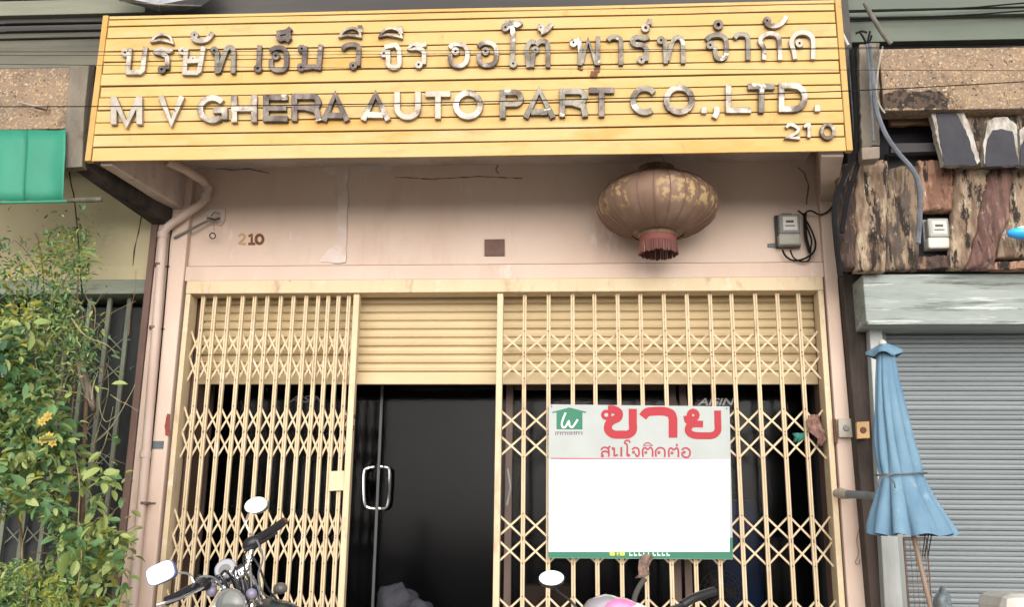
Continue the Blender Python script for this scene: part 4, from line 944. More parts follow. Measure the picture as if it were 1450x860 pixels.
wire('cable', [(1231,64),(1236,110),(1240,150),(1252,186),(1270,214),(1292,240),(1302,262),(1303,300),(1300,345)], -.72, .013, mat('blue_grey_conduit', (128,134,146), (100,104,112), 14, rough=.6), 'blue-grey conduit curving from the cement post to the meter recess')
wire('cable', [(1227,62),(1231,100),(1234,150),(1237,200)], -.74, .006, M_greycable, 'pale grey wire down the face of the cement post')
wire('cable', [(1250,66),(1246,84),(1242,110),(1241,135),(1246,150),(1253,160)], -.70, .005, M_whitecable, 'white wire bowed beside the cement post')
lv = thing('wire_tangle', P(1228,60,-.66), 'dark tangle of wire ends on top of the cement post', 'wire')
for a in ([(1218,46),(1222,52),(1226,60)], [(1232,44),(1230,52),(1228,62)], [(1212,47),(1220,44),(1228,46)], [(1234,50),(1232,57),(1227,60)]):
    MB().tube([P(x_, y_, -.67) for x_, y_ in sp(a)], .006, 6).build('wire_end', M_black, lv)
o = MB().tube([P(x_,y_,-.5) for x_,y_ in sp([(1225,4),(1232,18),(1242,34),(1252,50),(1262,62)])], .014, 8).build('old_pipe', mat('grey_old_pipe', (136,132,120), (106,104,96), 8, rough=.8), smooth=True, loc=P(1240,30,-.5)); tag(o, 'slanting grey pipe in front of the right grey-green slab', 'pipe')
o = MB().tube([P(x_,y_,-.7) for x_,y_ in [(1192,46),(1197,56),(1201,64)]], .009, 8).build('cable_sleeve', M_plaster_white, smooth=True, loc=P(1197,56,-.7)); tag(o, 'short white cable sleeve at the upper right edge of the sign', 'cable')
# ---- cables across the picture, in front of the sign
G_ = 'thin cables strung in front of the sign'
for pts, r_, lb in (([(-60,73),(98,73),(500,72),(1000,69.5),(1200,67.5),(1510,63)], .0016, 'upper thin cable strung across the Thai lettering'),
    ([(-60,78),(200,78),(500,77),(1000,71.5),(1200,69),(1510,66)], .0013, 'second thin cable just under the upper one across the Thai lettering'),
    ([(-60,90),(200,92.8),(500,96),(1000,98),(1250,99),(1510,100)], .0014, 'thin cable crossing the feet of the Thai lettering'),
    ([(-60,151),(0,151),(400,149),(800,141),(1190,129),(1510,112)], .0026, 'thicker dark cable strung across the English lettering')):
    o = wire('cable', pts, -1.3, r_, M_black, lb, group=G_)
G2 = 'black cables behind the sign'
for pts, lb in (([(-60,36),(0,34.5),(140,31),(1197,17),(1450,4),(1510,1)], 'topmost black cable running behind the yellow sign'), ([(-60,48),(0,46),(140,42),(1197,26.5),(1450,15),(1510,12)], 'second black cable running behind the yellow sign'),
    ([(-60,58),(0,56),(140,52.5),(700,42),(1190,30),(1230,28)], 'lowest black cable running behind the yellow sign at left')):
    wire('cable', pts, -.44, .0048, M_black, lb, group=G2)

# ---- pale torn umbrella canopy lodged above the sign
UC = thing('torn_canopy', P(225,16,-.62), 'pale translucent umbrella canopy lodged above the left of the sign', 'umbrella')
tip = P(228,17,-.72); rim = [(148,-8),(170,1),(205,10),(228,16.5),(262,15),(285,8),(312,-10),(300,-40),(170,-40)]
M_can = mat('grey_pale_film', (206,210,214), (170,174,180), 14, rough=.4, bump=.5, bscale=20)
vs = [tip]+[P(x_, y_, -.6) for x_, y_ in rim]; fs = [(0, i, i+1) for i in range(1, len(rim))]+[(0, len(rim), 1)]
mb = MB().add(vs, fs); mb.v[0] = P(226,6,-.80); o = mb.build('canopy', M_can, UC); s_ = o.modifiers.new('solid','SOLIDIFY'); s_.thickness = .003
for q in ((205,10),(228,16.5),(262,15),(285,8),(170,1)):
    MB().tube([P(226,6,-.805), P(q[0],q[1],-.605)], .0035, 5).build('rib', M_whitecable, UC)

# ================================================================== BLUE PARASOL
YU = -.85
UM = thing('parasol', P(1318,860,YU), 'closed blue garden parasol tied with string in front of the grey shutter', 'parasol')
def axis_at(y):
    pts_ = [(500,1254),(560,1258),(620,1266),(672,1275),(700,1279),(757,1291)]
    for (a, xa), (b_, xb) in zip(pts_[:-1], pts_[1:]):
        if a <= y <= b_: return xa+(xb-xa)*(y-a)/(b_-a)
    return pts_[0][1] if y < 500 else pts_[-1][1]
prof = [(502,13),(512,14),(540,17),(580,22),(620,27),(650,30),(668,30.5),(674,29.5),(680,31.5),(700,38),(725,48),(745,56),(758,60)]
mb = MB(); n_ = 240; NP = 11
for j, (y_, hw) in enumerate(prof):
    c = P(axis_at(y_), y_, YU); r_ = hw*PXM(YU)*1.0
    dep = .08+.16*min(1, max(0, (y_-505)/120)) if y_ < 660 else (.10 if y_ < 678 else .12+.16*(y_-678)/80)
    for k in range(n_):
        t_ = 2*math.pi*k/n_; ph = NP*t_+1.5*math.sin(2*t_+.5)+1.0*math.sin(3*t_)+.05*j
        q = 1-dep*(1.5+1.3*noise.noise(Vector((3*t_, y_*.008, 2))))*(1-abs(math.sin(ph/2))**.55); wob = 1+.10*noise.noise(Vector((math.cos(t_)*2, math.sin(t_)*2, y_*.02)))
        dz = (.012*math.cos(ph)*(1 if j == len(prof)-1 else 0))
        mb.v.append(Vector((c.x+r_*q*wob*math.cos(t_), YU+r_*q*wob*.8*math.sin(t_), c.z-dz*.5)))
for j in range(len(prof)-1):
    for k in range(n_): mb.f.append((j*n_+k, (j+1)*n_+k, (j+1)*n_+(k+1) % n_, j*n_+(k+1) % n_))
mb.build('canopy', M_blue, UM, smooth='full')
mb = MB(); n_ = 32   # square top flap
for j, (y_, hw, f_) in enumerate([(488,7,0),(493,14,.1),(499,21,.3),(504,20,.34)]):
    c = P(1252, y_, YU)
    for k in range(n_):
        t_ = 2*math.pi*k/n_; sq = 1+f_*(abs(math.sin(2*t_))**3-.3); z_ = -.012*math.cos(4*t_)*f_*2
        mb.v.append(Vector((c.x+hw*PXM(YU)*sq*math.cos(t_+.4), YU+hw*PXM(YU)*sq*math.sin(t_+.4), c.z+z_)))
for j in range(3):
    for k in range(n_): mb.f.append((j*n_+k, (j+1)*n_+k, (j+1)*n_+(k+1) % n_, j*n_+(k+1) % n_))
mb.f.append(tuple(reversed(range(n_))))
mb.build('top_flap', M_blue, UM, smooth='full')
c = P(1250,488,YU); MB().lathe(c, [(.016,-.02),(.02,0),(.018,.012),(.008,.022),(.003,.024)], 16).build('finial', M_plaster_white, UM, smooth=True)
V = []; 
for k in range(40):
    t_ = 2*math.pi*k/40; c = P(1275.5, 672, YU); V.append((c.x+.118*math.cos(t_), YU+.098*math.sin(t_), c.z+.006*math.sin(t_+1)))
MB().tube(V, .0045, 6, True).tube([Vector(V[30])+Vector((-.06,-.01,0)), P(1250,676,YU-.13), P(1243,686,YU-.14), P(1247,694,YU-.13)], .0035, 5).tube([P(1258,676,YU-.12), P(1266,684,YU-.13), P(1268,692,YU-.13)], .0035, 5).build('tie_string', M_greycable, UM)
q0, q1 = P(1290,745,YU), P(1318,862,YU); d_ = q1-q0; q1 = q0+d_*((q0.z-.02)/-d_.z)
M_umbpole = mat('brown_pole', (166,142,124), (130,108,94), 8, (1,1,.2), .6)
MB().tube([P(1254,500,YU), q0, q1], .012, 10).build('pole', M_umbpole, UM, smooth=True)
MB().tube([q1+Vector((0,0,.0)), q1+Vector((0,0,-.02))], .16, 24).build('base', M_greydark, UM)
mb = MB()
for x0, x1 in ((1311,1306),(1316,1309),(1320,1314)):
    mb.tube([P(x0,752,YU), P(x1,790,YU)], .003, 5)
mb.build('rib_end', M_plasticblack, UM)
AR_ = thing('rail_arm', P(1222,702,-.4), 'grey pipe with white wrapped end reaching from the gate jamb to the parasol', 'pipe')
MB().tube([P(1200,700,-.20), P(1244,704,-.62)], .021, 12).build('pipe', mat('grey_blue_pipe', (146,156,162), (122,132,140), 8, rough=.6), AR_, smooth=True)
MB().tube([P(1184,699,-.06), P(1190,699,-.10), P(1196,700,-.16), P(1203,701,-.22)], [.022,.03,.028,.024], 12).build('wrapped_end', mat('white_wrap', (222,212,196), (190,178,160), 20, rough=.9, bump=.6), AR_, smooth=True)
# wire basket and white thing at lower right
WB = thing('wire_rack', P(1305,900,-.55), 'dark wire mesh rack behind the parasol pole', 'rack')
mb = MB(); Yw = -.45
for x_ in range(1281, 1312, 7): mb.tube([P(x_,762,Yw), P(x_+6,862,Yw)+Vector((0,0,-.4))], .0016, 4)
for y_ in range(764, 862, 9): mb.tube([P(1280+(y_-762)*.05,y_,Yw), P(1311+(y_-762)*.05,y_,Yw)], .0016, 4)
mb.tube([P(1279,762,Yw), P(1312,762,Yw)], .004, 5); mb.tube([P(1279,762,Yw), P(1285,862,Yw)+Vector((0,0,-.4))], .004, 5); mb.tube([P(1312,762,Yw), P(1318,862,Yw)+Vector((0,0,-.4))], .004, 5)
mb.build('mesh', M_rail, WB)
lower = P(1300,862,Yw).z-.4
MB().box(P(1279,800,Yw).x, P(1330,800,Yw).x, Yw-.02, Yw+.25, 0, lower+.01).build('base', M_rail, WB)
c = P(1340,862,-.6); lumpy('plastic_bag', (P(1330,850,-.6).x, -.62, P(1330,868,-.6).z), .05, .05, .10, mat('clear_blue_plastic', (150,160,168), (116,128,136), 20, rough=.3, bump=.6, bscale=20), 'crumpled bluish plastic bag beside the wire rack', 'bag', 3., .5)
o = thing('bag_stand', (P(1330,850,-.6).x, -.62, 0), 'low crate under the crumpled bluish plastic bag', 'crate')
MB().box(P(1330,850,-.6).x-.12, P(1330,850,-.6).x+.12, -.72, -.52, 0, P(1330,868,-.6).z-.112).build('box', M_rail, o)
c = P(1450,852,-1.2)
wt = thing('parcel_box', (c.x, -1.2, 0), 'rounded white parcel box at the lower right corner', 'box')
MB().box(c.x-.15, c.x+.16, -1.36, -1.04, .5, c.z+.035).build('box', M_plaster_white, wt, bevel=.05)
MB().box(c.x-.12, c.x+.13, -1.33, -1.07, 0, .498).build('stand', M_plasticblack, wt, bevel=.02)
# blue glaring spot on the right edge, built as a made-up solid oval
c = P(1452,330,-.52)
bb = thing('blue_glare_shape', (c.x, -.5, c.z), 'made-up bright blue oval for the glaring spot at the right edge', 'blue shape')
MB().ball(c, .098, .05, .034, 24, 12).build('shell', mat('bright_blue_gloss', (60,176,255), rough=.15, bump=0, k=1.0), bb, smooth='full')
MB().ball(c+Vector((.012,-.012,.014)), .074, .038, .022, 24, 12).build('highlight_band', plain('pale_cyan', (225,255,255), .3, k=.95), bb, smooth='full')

# ================================================================== MOTORCYCLES
def tubepx(pts, r, n=8, k=4, cap=True):
    V = [P(*q) for q in pts]; V = [Vector(q) for q in sp([tuple(v) for v in V], k)]
    return MB().tube(V, r, n)
def oval_mirror(parent, px, py, hw, hh, ang, Y, m, tilt=0, square=False):
    c = P(px, py, Y); s_ = PXM(Y); rot = Matrix.Rotation(R(-ang), 3, 'Y') @ Matrix.Rotation(R(tilt), 3, 'X')
    def shape(f, y0, y1, mb):
        n_ = 32; rr = []
        for yy, ff in ((y0, f), (y1, f*.92)):
            for k in range(n_):
                t_ = 2*math.pi*k/n_; e = .55 if square else 1
                cx_ = math.copysign(abs(math.cos(t_))**e, math.cos(t_)); cz_ = math.copysign(abs(math.sin(t_))**e, math.sin(t_))
                rr.append(c+rot @ Vector((hw*s_*ff*cx_, yy, hh*s_*ff*cz_)))
        fs = [(k, n_+k, n_+(k+1) % n_, (k+1) % n_) for k in range(n_)]+[tuple(range(n_)), tuple(reversed(range(n_, 2*n_)))]
        return mb.add(rr, fs)
    back = MB(); n_ = 32
    shape(1.0, -.004, .028, back).build('mirror_housing', m, parent, smooth=True)
    shape(.92, -.0065, -.0045, MB()).build('mirror_glass', M_mirror, parent)
    return c
def wheel(T, c, r, name='wheel'):
    MB().tube([c+Vector((r*math.sin(t_)*AXD[0], r*math.sin(t_)*AXD[1], r*math.cos(t_))) for t_ in [2*math.pi*k/32 for k in range(32)]], .045, 10, True).build('tyre', M_plasticblack, T, smooth=True)
    mb = MB().tube([c+Vector(((r-.06)*math.sin(t_)*AXD[0], (r-.06)*math.sin(t_)*AXD[1], (r-.06)*math.cos(t_))) for t_ in [2*math.pi*k/32 for k in range(32)]], .014, 8, True)
    for k in range(16):
        t_ = 2*math.pi*k/16; mb.tube([c, c+Vector(((r-.06)*math.sin(t_)*AXD[0], (r-.06)*math.sin(t_)*AXD[1], (r-.06)*math.cos(t_)))], .003, 4)
    mb.build('rim', M_chrome, T, smooth=True)
# --- left bike: dark, chrome bars, parked nose to the gate at an angle
L0 = -1.75
MC = thing('motorcycle', (P(330,850,L0).x, L0, 0), 'dark motorcycle with chrome handlebar and two mirrors before the left gate', 'motorcycle')
hb = [(262,838,L0-.16),(285,829,L0-.10),(300,826,L0-.05),(318,826,L0),(340,818,L0),(352,800,L0+.03),(356,782,L0+.05),(362,768,L0+.08),(376,758,L0+.14)]
tubepx(hb, .011).build('handlebar', M_chrome, MC, smooth=True)
tubepx([(236,852,L0-.24),(250,846,L0-.20),(264,838,L0-.16),(283,829,L0-.11)], .0175, 12).build('grip', M_plasticblack, MC, smooth=True)
tubepx([(352,772,L0+.07),(366,763,L0+.10),(384,752,L0+.16),(400,741,L0+.22)], .0175, 12).build('grip', M_plasticblack, MC, smooth=True)
tubepx([(398,742,L0+.215),(404,738,L0+.235)], .016, 12).build('bar_end', M_rust, MC, smooth=True)
c = P(287,828,L0-.10); MB().ball(c, .034, .03, .026).build('switch_housing', M_plasticblack, MC, smooth='full')
c = P(357,770,L0+.06); MB().ball(c, .042, .03, .028, rot=Matrix.Rotation(R(-30),3,'Y')).build('switch_housing', M_plasticblack, MC, smooth='full')
tubepx([(222,858,L0-.28),(238,853,L0-.26),(262,845,L0-.22),(288,832,L0-.16)], .0055).build('lever', M_chrome, MC, smooth=True)
tubepx([(345,780,L0-.02),(360,775,L0+.0),(376,766,L0+.05),(392,755,L0+.10)], .0055).build('lever', M_plasticblack, MC, smooth=True)
tubepx([(248,813,L0-.12),(262,812,L0-.11),(270,816,L0-.10),(276,828,L0-.10)], .0045).build('mirror_stem', M_chrome, MC, smooth=True)
tubepx([(352,728,L0+.05),(348,740,L0+.05),(352,752,L0+.05),(358,760,L0+.06)], .0045).build('mirror_stem', M_chrome, MC, smooth=True)
oval_mirror(MC, 228, 812, 21, 14, 24, L0-.14, mat('blue_mirror_back', (104,120,176), rough=.3, bump=0), tilt=-6, square=True)
oval_mirror(MC, 363, 716, 17, 11.5, 12, L0+.03, mat('grey_green_mirror_back', (150,158,140), rough=.4, bump=0), tilt=-8)
# speedometer
c = P(319,806,L0-.02); rot = Matrix.Rotation(R(-42), 3, 'X')
def disc(c, r, h, rot, n=28):
    mb = MB(); vs = []
    for z_ in (-h, 0):
        for k in range(n): vs.append(c+rot @ Vector((r*math.cos(2*math.pi*k/n), r*math.sin(2*math.pi*k/n), z_)))
    return mb.add(vs, [(k, (k+1) % n, n+(k+1) % n, n+k) for k in range(n)]+[tuple(reversed(range(n))), tuple(range(n, 2*n))])
rot = Matrix.Rotation(R(62), 3, 'X')
disc(c, .043, .045, rot).build('speedometer_case', M_chrome, MC, smooth=True)
disc(c+rot @ Vector((0,0,.0025)), .038, .002, rot).build('speedometer_face', plain('dial_white', (200,200,210), .12, k=.6), MC)
disc(c+rot @ Vector((0,-.006,.004)), .024, .001, rot).build('dial', M_greyplastic, MC)
mb = tubepx([(322,818,L0+.02),(334,814,L0+.01),(346,806,L0+.02),(352,800,L0+.03)], .016, 10); mb.build('top_clamp', M_chrome, MC, smooth=True)
# headlight
c = P(327,858,L0-.12); MB().lathe(c, [(.02,.10),(.048,.06),(.06,.0),(.062,-.012),(.056,-.016)], 28, 'y').build('headlight_shell', M_plasticblack, MC, smooth=True)
MB().lathe(c, [(.054,-.017),(.04,-.024),(.015,-.027)], 28, 'y').build('headlight_lens', mat('lens', (120,124,122), rough=.12, bump=0), MC, smooth=True)
for d_ in ((300,838),(356,842)):
    MB().ball(P(d_[0],d_[1],L0-.08), .022, .018, .022).build('indicator', mat('grey_indicator', (150,146,170), rough=.3, bump=0), MC, smooth='full')
# cables
cb = [[(288,828,L0-.13),(300,818,L0-.15),(316,824,L0-.14),(326,846,L0-.12),(330,870,L0-.08)], [(272,832,L0-.16),(284,818,L0-.18),(304,820,L0-.16),(318,842,L0-.12),(322,875,L0-.05)],
      [(352,778,L0-.0),(345,790,L0-.05),(348,812,L0-.08),(356,830,L0-.06),(358,868,L0)], [(364,766,L0),(372,790,L0-.04),(366,815,L0-.06),(372,840,L0-.03),(388,850,L0+.05)],
      [(356,786,L0-.02),(368,806,L0-.04),(378,832,L0),(392,850,L0+.06)], [(342,800,L0-.06),(330,812,L0-.09),(338,836,L0-.1),(344,870,L0-.04)]]
for q in cb: tubepx(q, .0042, 6, 6).build('control_cable', M_plasticblack if random.random() < .5 else M_greycable, MC, smooth=True)
tubepx([(352,812,L0+.02),(362,830,L0+.03),(370,856,L0+.04)], .010, 8).build('bracket_strut', M_chrome, MC, smooth=True)
tubepx([(336,822,L0+.02),(340,845,L0+.03),(344,870,L0+.03)], .012, 8).build('bracket_strut', M_chrome, MC, smooth=True)
MB().lathe(P(327,858,L0-.12), [(.057,-.0165),(.063,-.019),(.064,-.010),(.060,-.008)], 28, 'y').build('headlight_rim', M_chrome, MC, smooth=True)
for q in (((346,812,L0+.02),(352,806,L0+.02),.014), ((338,834,L0-.02),(350,836,L0),.012), ((312,836,L0-.04),(322,832,L0-.03),.013), ((350,790,L0+.04),(356,796,L0+.04),.012)):
    MB().tube([P(*q[0]), P(*q[1])], q[2], 10).build('clamp_bolt', M_chrome, MC, smooth=True)
MB().box(P(332,828,L0).x, P(356,828,L0).x, L0-.02, L0+.05, P(332,846,L0).z, P(332,822,L0).z).build('lock_housing', M_plasticblack, MC, bevel=.01)
for k in range(7):
    a_ = [(300+k*9+random.uniform(-5,5), 822+random.uniform(-8,8), L0-.10+.03*k), (312+k*7, 808+random.uniform(-12,16), L0-.12), (326+k*5, 834+random.uniform(-8,8), L0-.08), (336+k*4, 872, L0-.02)]
    tubepx(a_, random.choice((.0028,.0036,.005)), 6, 5).build('control_cable', random.choice((M_plasticblack, M_greycable, M_chrome)), MC, smooth=True)
MB().ball(P(284,822,L0-.12), .02, .02, .016, 12, 8).tube([P(281,826,L0-.13), P(286,816,L0-.13)], .012, 10).build('brake_reservoir', M_greydark, MC, smooth=True)
# rear indicator seen past the tank
MB().ball(P(397,834,L0+.25), .03, .03, .024).build('rear_indicator', mat('smoke_lens', (120,116,116), rough=.2, bump=0), MC, smooth='full')
tubepx([(384,846,L0+.25),(390,840,L0+.25),(398,836,L0+.24)], .006).build('indicator_stalk', M_chrome, MC, smooth=True)
# body towards the gate, standing on the ground
AXD = (.35, .93)
base = Vector((P(335,860,L0).x, L0, 0))
def along(d, z_): return base+Vector((AXD[0]*d, AXD[1]*d, z_))
tk = P(376,870,L0+.22); rz = Matrix.Rotation(-math.atan2(AXD[0], AXD[1]), 3, 'Z')
MB().ball((tk.x,tk.y,tk.z-.04), .14, .22, .10, 24, 14, rz).build('fuel_tank', mat('dark_teal_paint', (60,76,84), (48,62,70), 5, rough=.2, bump=0), MC, smooth='full')
MB().ball(along(.62,.74), .12, .28, .06, 20, 10, rz).build('seat', M_plasticblack, MC, smooth='full')
wheel(MC, along(-.18,.29), .24); wheel(MC, along(1.02,.29), .24)
for s_ in (-.075, .075):
    o_ = Vector((s_*AXD[1], -s_*AXD[0], 0)); MB().tube([along(-.18,.29)+o_, along(0,.95)+o_], .017, 10).build('fork_leg', M_chrome, MC, smooth=True)
MB().tube([along(.1,.8), along(.35,.45), along(1.02,.29)], .025, 10).tube([along(.1,.8), along(.75,.62), along(1.02,.29)], .02, 10).build('frame', M_plasticblack, MC, smooth=True)
MB().ball(along(.36,.42), .13, .2, .15, 18, 12, rz).build('engine', M_greydark, MC, smooth='full')
MB().tube([along(.4,.4)+Vector((-.12,0,0)), along(.4,0)+Vector((-.25,0,0))], .012, 8).build('side_stand', M_plasticblack, MC)
# --- right bike: pink and white fairing
R0 = -1.55; AXD = (-.1, .99)
MR = thing('motorcycle', (P(880,860,R0).x, R0, 0), 'pink and white scooter with one oval mirror below the sale board', 'motorcycle')
base = Vector((P(880,860,R0).x, R0, 0))
oval_mirror(MR, 781, 820, 18, 11.2, 2, R0-.05, M_plasticblack, tilt=-25)
tubepx([(782,826,R0-.03),(790,838,R0-.02),(808,852,R0),(820,866,R0)], .0055).build('mirror_stem', M_plasticblack, MR, smooth=True)
def fair(pts, Y, t, m, name):
    V = poly(pts, Y); c = sum(V, Vector())/len(V); n_ = len(V); mb = MB(); rg = []
    for f, dy in ((1, t*.5), (1, 0), (.9, -t*.35), (.6, -t*.55)): rg += [c+(v-c)*f+Vector((0,dy,0)) for v in V]
    fs = [(L_*n_+i, (L_+1)*n_+i, (L_+1)*n_+(i+1) % n_, L_*n_+(i+1) % n_) for L_ in range(3) for i in range(n_)]+[tuple(range(n_)), tuple(reversed(range(3*n_, 4*n_)))]
    return mb.add(rg+[], [tuple(reversed(f)) for f in fs]).build(name, m, MR, smooth='full')
fair([(818,895),(822,866),(832,852),(846,846),(858,843),(870,845),(885,852),(905,858),(918,866),(922,895)], R0, .12, mat('silver_grey_fairing', (176,172,182), rough=.2, bump=0), 'fairing')
fair([(846,900),(850,862),(858,852),(872,847),(888,849),(905,856),(922,870),(922,900)], R0-.035, .10, mat('pink_fairing', (240,150,196), (232,128,178), 6, rough=.2, bump=0, k=.8), 'pink_panel')
fair([(888,900),(886,872),(892,858),(904,855),(920,862),(930,880),(930,900)], R0-.06, .08, plain('white_fairing', (240,236,240), .2, k=.85), 'white_panel')
tubepx([(880,866,R0+.02),(930,868,R0+.05),(960,860,R0+.08),(975,853,R0+.1)], .011).build('handlebar', M_plasticblack, MR, smooth=True)
tubepx([(966,858,R0+.09),(980,849,R0+.11),(996,843,R0+.14),(1012,838,R0+.17)], .0185, 12).build('grip', M_plasticblack, MR, smooth=True)
tubepx([(806,870,R0+.02),(792,868,R0),(778,872,R0-.02)], .0185, 12).build('grip', M_plasticblack, MR, smooth=True)
tubepx([(914,820,R0+.3),(906,830,R0+.3),(899,846,R0+.28),(896,866,R0+.25)], .012, 8).build('brake_hose', M_greydark, MR, smooth=True)
rz = Matrix.Rotation(-math.atan2(AXD[0], AXD[1]), 3, 'Z')
MB().ball(along(.02,.72), .17, .12, .24, 22, 14, rz).build('leg_shield', plain('pink_body', (230,130,176), .25, k=.7), MR, smooth='full')
MB().ball(along(.72,.74), .13, .3, .07, 20, 10, rz).build('seat', M_plasticblack, MR, smooth='full')
MB().ball(along(.75,.52), .14, .34, .15, 20, 10, rz).build('rear_body', plain('pink_rear', (230,130,176), .25, k=.7), MR, smooth='full')
wheel(MR, along(-.12,.27), .22); wheel(MR, along(1.0,.27), .22)
MB().tube([along(-.12,.27), along(.05,.9)], .03, 10).tube([along(.05,.6), along(.3,.3), along(1.0,.27)], .03, 10).build('frame', M_plasticblack, MR, smooth=True)

# ================================================================== PLANTS at the left
def leafmat(n, c1, c2, tr=.25):
    m = mat(n, c1, c2, 3, rough=.55, bump=.1, k=.62, spec=.3); b = m.node_tree.nodes['Principled BSDF']
    b.inputs['Transmission Weight'].default_value = 0
    nt_ = m.node_tree; t_ = nt_.nodes.new('ShaderNodeBsdfTranslucent'); mx = nt_.nodes.new('ShaderNodeMixShader'); mx.inputs[0].default_value = tr
    out = nt_.nodes['Material Output']; src = b.inputs['Base Color'].links[0].from_socket
    nt_.links.new(src, t_.inputs[0]); nt_.links.new(b.outputs[0], mx.inputs[1]); nt_.links.new(t_.outputs[0], mx.inputs[2]); nt_.links.new(mx.outputs[0], out.inputs[0]); return m
LFM = [leafmat('leaf_green', (134,174,116), (106,150,98)), leafmat('leaf_dark', (98,136,104), (74,112,86)), leafmat('leaf_light', (200,212,138), (166,192,112)), leafmat('leaf_yellow', (214,206,90), (176,184,84))]
M_stem = mat('brown_stem', (140,112,88), (104,84,68), 12, rough=.9, bump=.4); M_stemp = mat('pale_twig', (184,172,132), (150,138,104), 12, rough=.9, bump=.2)
def leafverts(L_, W_, bend=.25, fold=.15):
    vs = [(0,0,0)]; rowsn = 4
    for i, (t_, w__) in enumerate(((.22,.75),(.5,1),(.78,.7))):
        z_ = -bend*L_*t_*t_; vs += [(-W_/2*w__, L_*t_, z_+fold*W_*w__), (0, L_*t_, z_), (W_/2*w__, L_*t_, z_+fold*W_*w__)]
    vs.append((0, L_, -bend*L_))
    fs = [(0,2,1),(0,3,2),(1,2,5,4),(2,3,6,5),(4,5,8,7),(5,6,9,8),(7,8,10),(8,9,10)]
    return vs, fs
def addleaf(mb, p, L_, W_, e, bend=.25):
    vs, fs = leafverts(L_, W_, bend); mb.add([p+e @ Vector(v) for v in vs], fs)
def rrot(rng, droop=.3):
    a = rng.uniform(0, 2*math.pi); el = rng.gauss(-.25, .5)
    return Matrix.Rotation(a, 3, 'Z') @ Matrix.Rotation(el, 3, 'X') @ Matrix.Rotation(rng.gauss(0, .6), 3, 'Y')
def in_poly(x_, y_, pts):
    c = False; j = len(pts)-1
    for i in range(len(pts)):
        if (pts[i][1] > y_) != (pts[j][1] > y_) and x_ < (pts[j][0]-pts[i][0])*(y_-pts[i][1])/(pts[j][1]-pts[i][1])+pts[i][0]: c = not c
        j = i
    return c
leafmeshes = []
for m_ in LFM:
    for (L_, W_) in ((.075,.042),(.06,.03)):
        vs, fs = leafverts(L_, W_); o = MB().add(vs, fs); me = bpy.data.meshes.new('leaf'); me.from_pydata([tuple(v) for v in o.v], [], o.f); me.materials.append(m_)
        me.polygons.foreach_set('use_smooth', [True]*len(me.polygons)); leafmeshes.append(me)
def plant(name, label, region, n_parts, n_stuff, Yr, weights, size, seed, stems, cluster=None, thin=False, holes=()):
    rng = random.Random(seed); xs = [p[0] for p in region]; ys = [p[1] for p in region]
    bx_ = P(sum(xs)/len(xs), max(ys), sum(Yr)/2); T = thing(name, (bx_.x, sum(Yr)/2, 0), label, 'plant')
    centres = []
    while len(centres) < (cluster or 40):
        x_, y_ = rng.uniform(min(xs), max(xs)), rng.uniform(min(ys), max(ys))
        if in_poly(x_, y_, region): centres.append((x_+rng.gauss(0,6), y_+rng.gauss(0,6), rng.uniform(*Yr), rng.choices(range(4), weights)[0]))
    def pt_():
        while True:
            c_ = rng.choice(centres); s__ = size*2.6
            x_, y_ = c_[0]+rng.gauss(0, s__), c_[1]+rng.gauss(0, s__*.8)
            if (in_poly(x_, y_, region) or rng.random() < .12) and not any(in_poly(x_, y_, h) for h in holes): return P(x_, y_, c_[2]+rng.gauss(0, .05)), (c_[3] if rng.random() < .7 else rng.choices(range(4), weights)[0]), x_
    for i in range(n_parts):
        p, mi, _ = pt_(); p.y -= .06
        o = bpy.data.objects.new('leaf', leafmeshes[mi*2+rng.randint(0, 1)]); COL.objects.link(o); o.parent = T
        o.location = p-T.location; o.rotation_euler = rrot(rng).to_euler(); k = size/11*rng.uniform(.7, 1.5); o.scale = (k, k, k)
    mbs = [MB() for _ in range(4)]
    for i in range(n_stuff):
        p, mi, _ = pt_(); L_ = size*.0047*rng.uniform(.45, 1.35); addleaf(mbs[mi], p, L_, L_*(.3 if thin else rng.uniform(.4, .6)), rrot(rng))
    for mi, mb in enumerate(mbs):
        if mb.f: o = mb.build('foliage', LFM[mi], T); o['kind'] = 'stuff'
    for st in stems:
        q = sp(st['p'], 5); V = [P(a, b_, st.get('Y', sum(Yr)/2)) for a, b_ in q]
        V = [v+Vector((0, .02*noise.noise(v*4), 0)) for v in V]; n__ = len(V)
        MB().tube(V, [st['r']*(1-.5*i/n__) for i in range(n__)], 6).build('stem', M_stemp if st.get('pale') else M_stem, T, smooth=True)
    return T
reg_top = [(-60,330),(-20,335),(30,332),(60,322),(90,318),(125,322),(132,345),(128,400),(110,420),(115,450),(140,480),(130,560),(60,600),(-60,640)]
plant('vine', 'tall wispy vine with small pointed leaves reaching up the beige wall', reg_top, 20, 5600, (-.75,-.45), (5,1,6,1.6), 8.5, 3,
      [{'p': [(40,700),(60,560),(64,450),(58,360),(50,330)], 'r': .006}, {'p': [(100,600),(108,500),(110,420),(112,370),(108,330)], 'r': .005}, {'p': [(64,450),(90,400),(112,370)], 'r': .003}, {'p': [(60,400),(40,360),(20,340)], 'r': .003},
       {'p': [(0,590),(40,560),(80,530),(108,515)], 'r': .003, 'pale': True}, {'p': [(75,575),(92,540),(104,505),(112,480)], 'r': .004, 'pale': True}, {'p': [(110,420),(118,450),(106,480)], 'r': .003}], cluster=90, thin=True)
reg_mid = [(-70,480),(0,455),(40,450),(70,470),(78,520),(76,560),(100,600),(120,650),(168,655),(178,680),(140,720),(176,755),(186,790),(178,860),(170,960),(-70,960)]
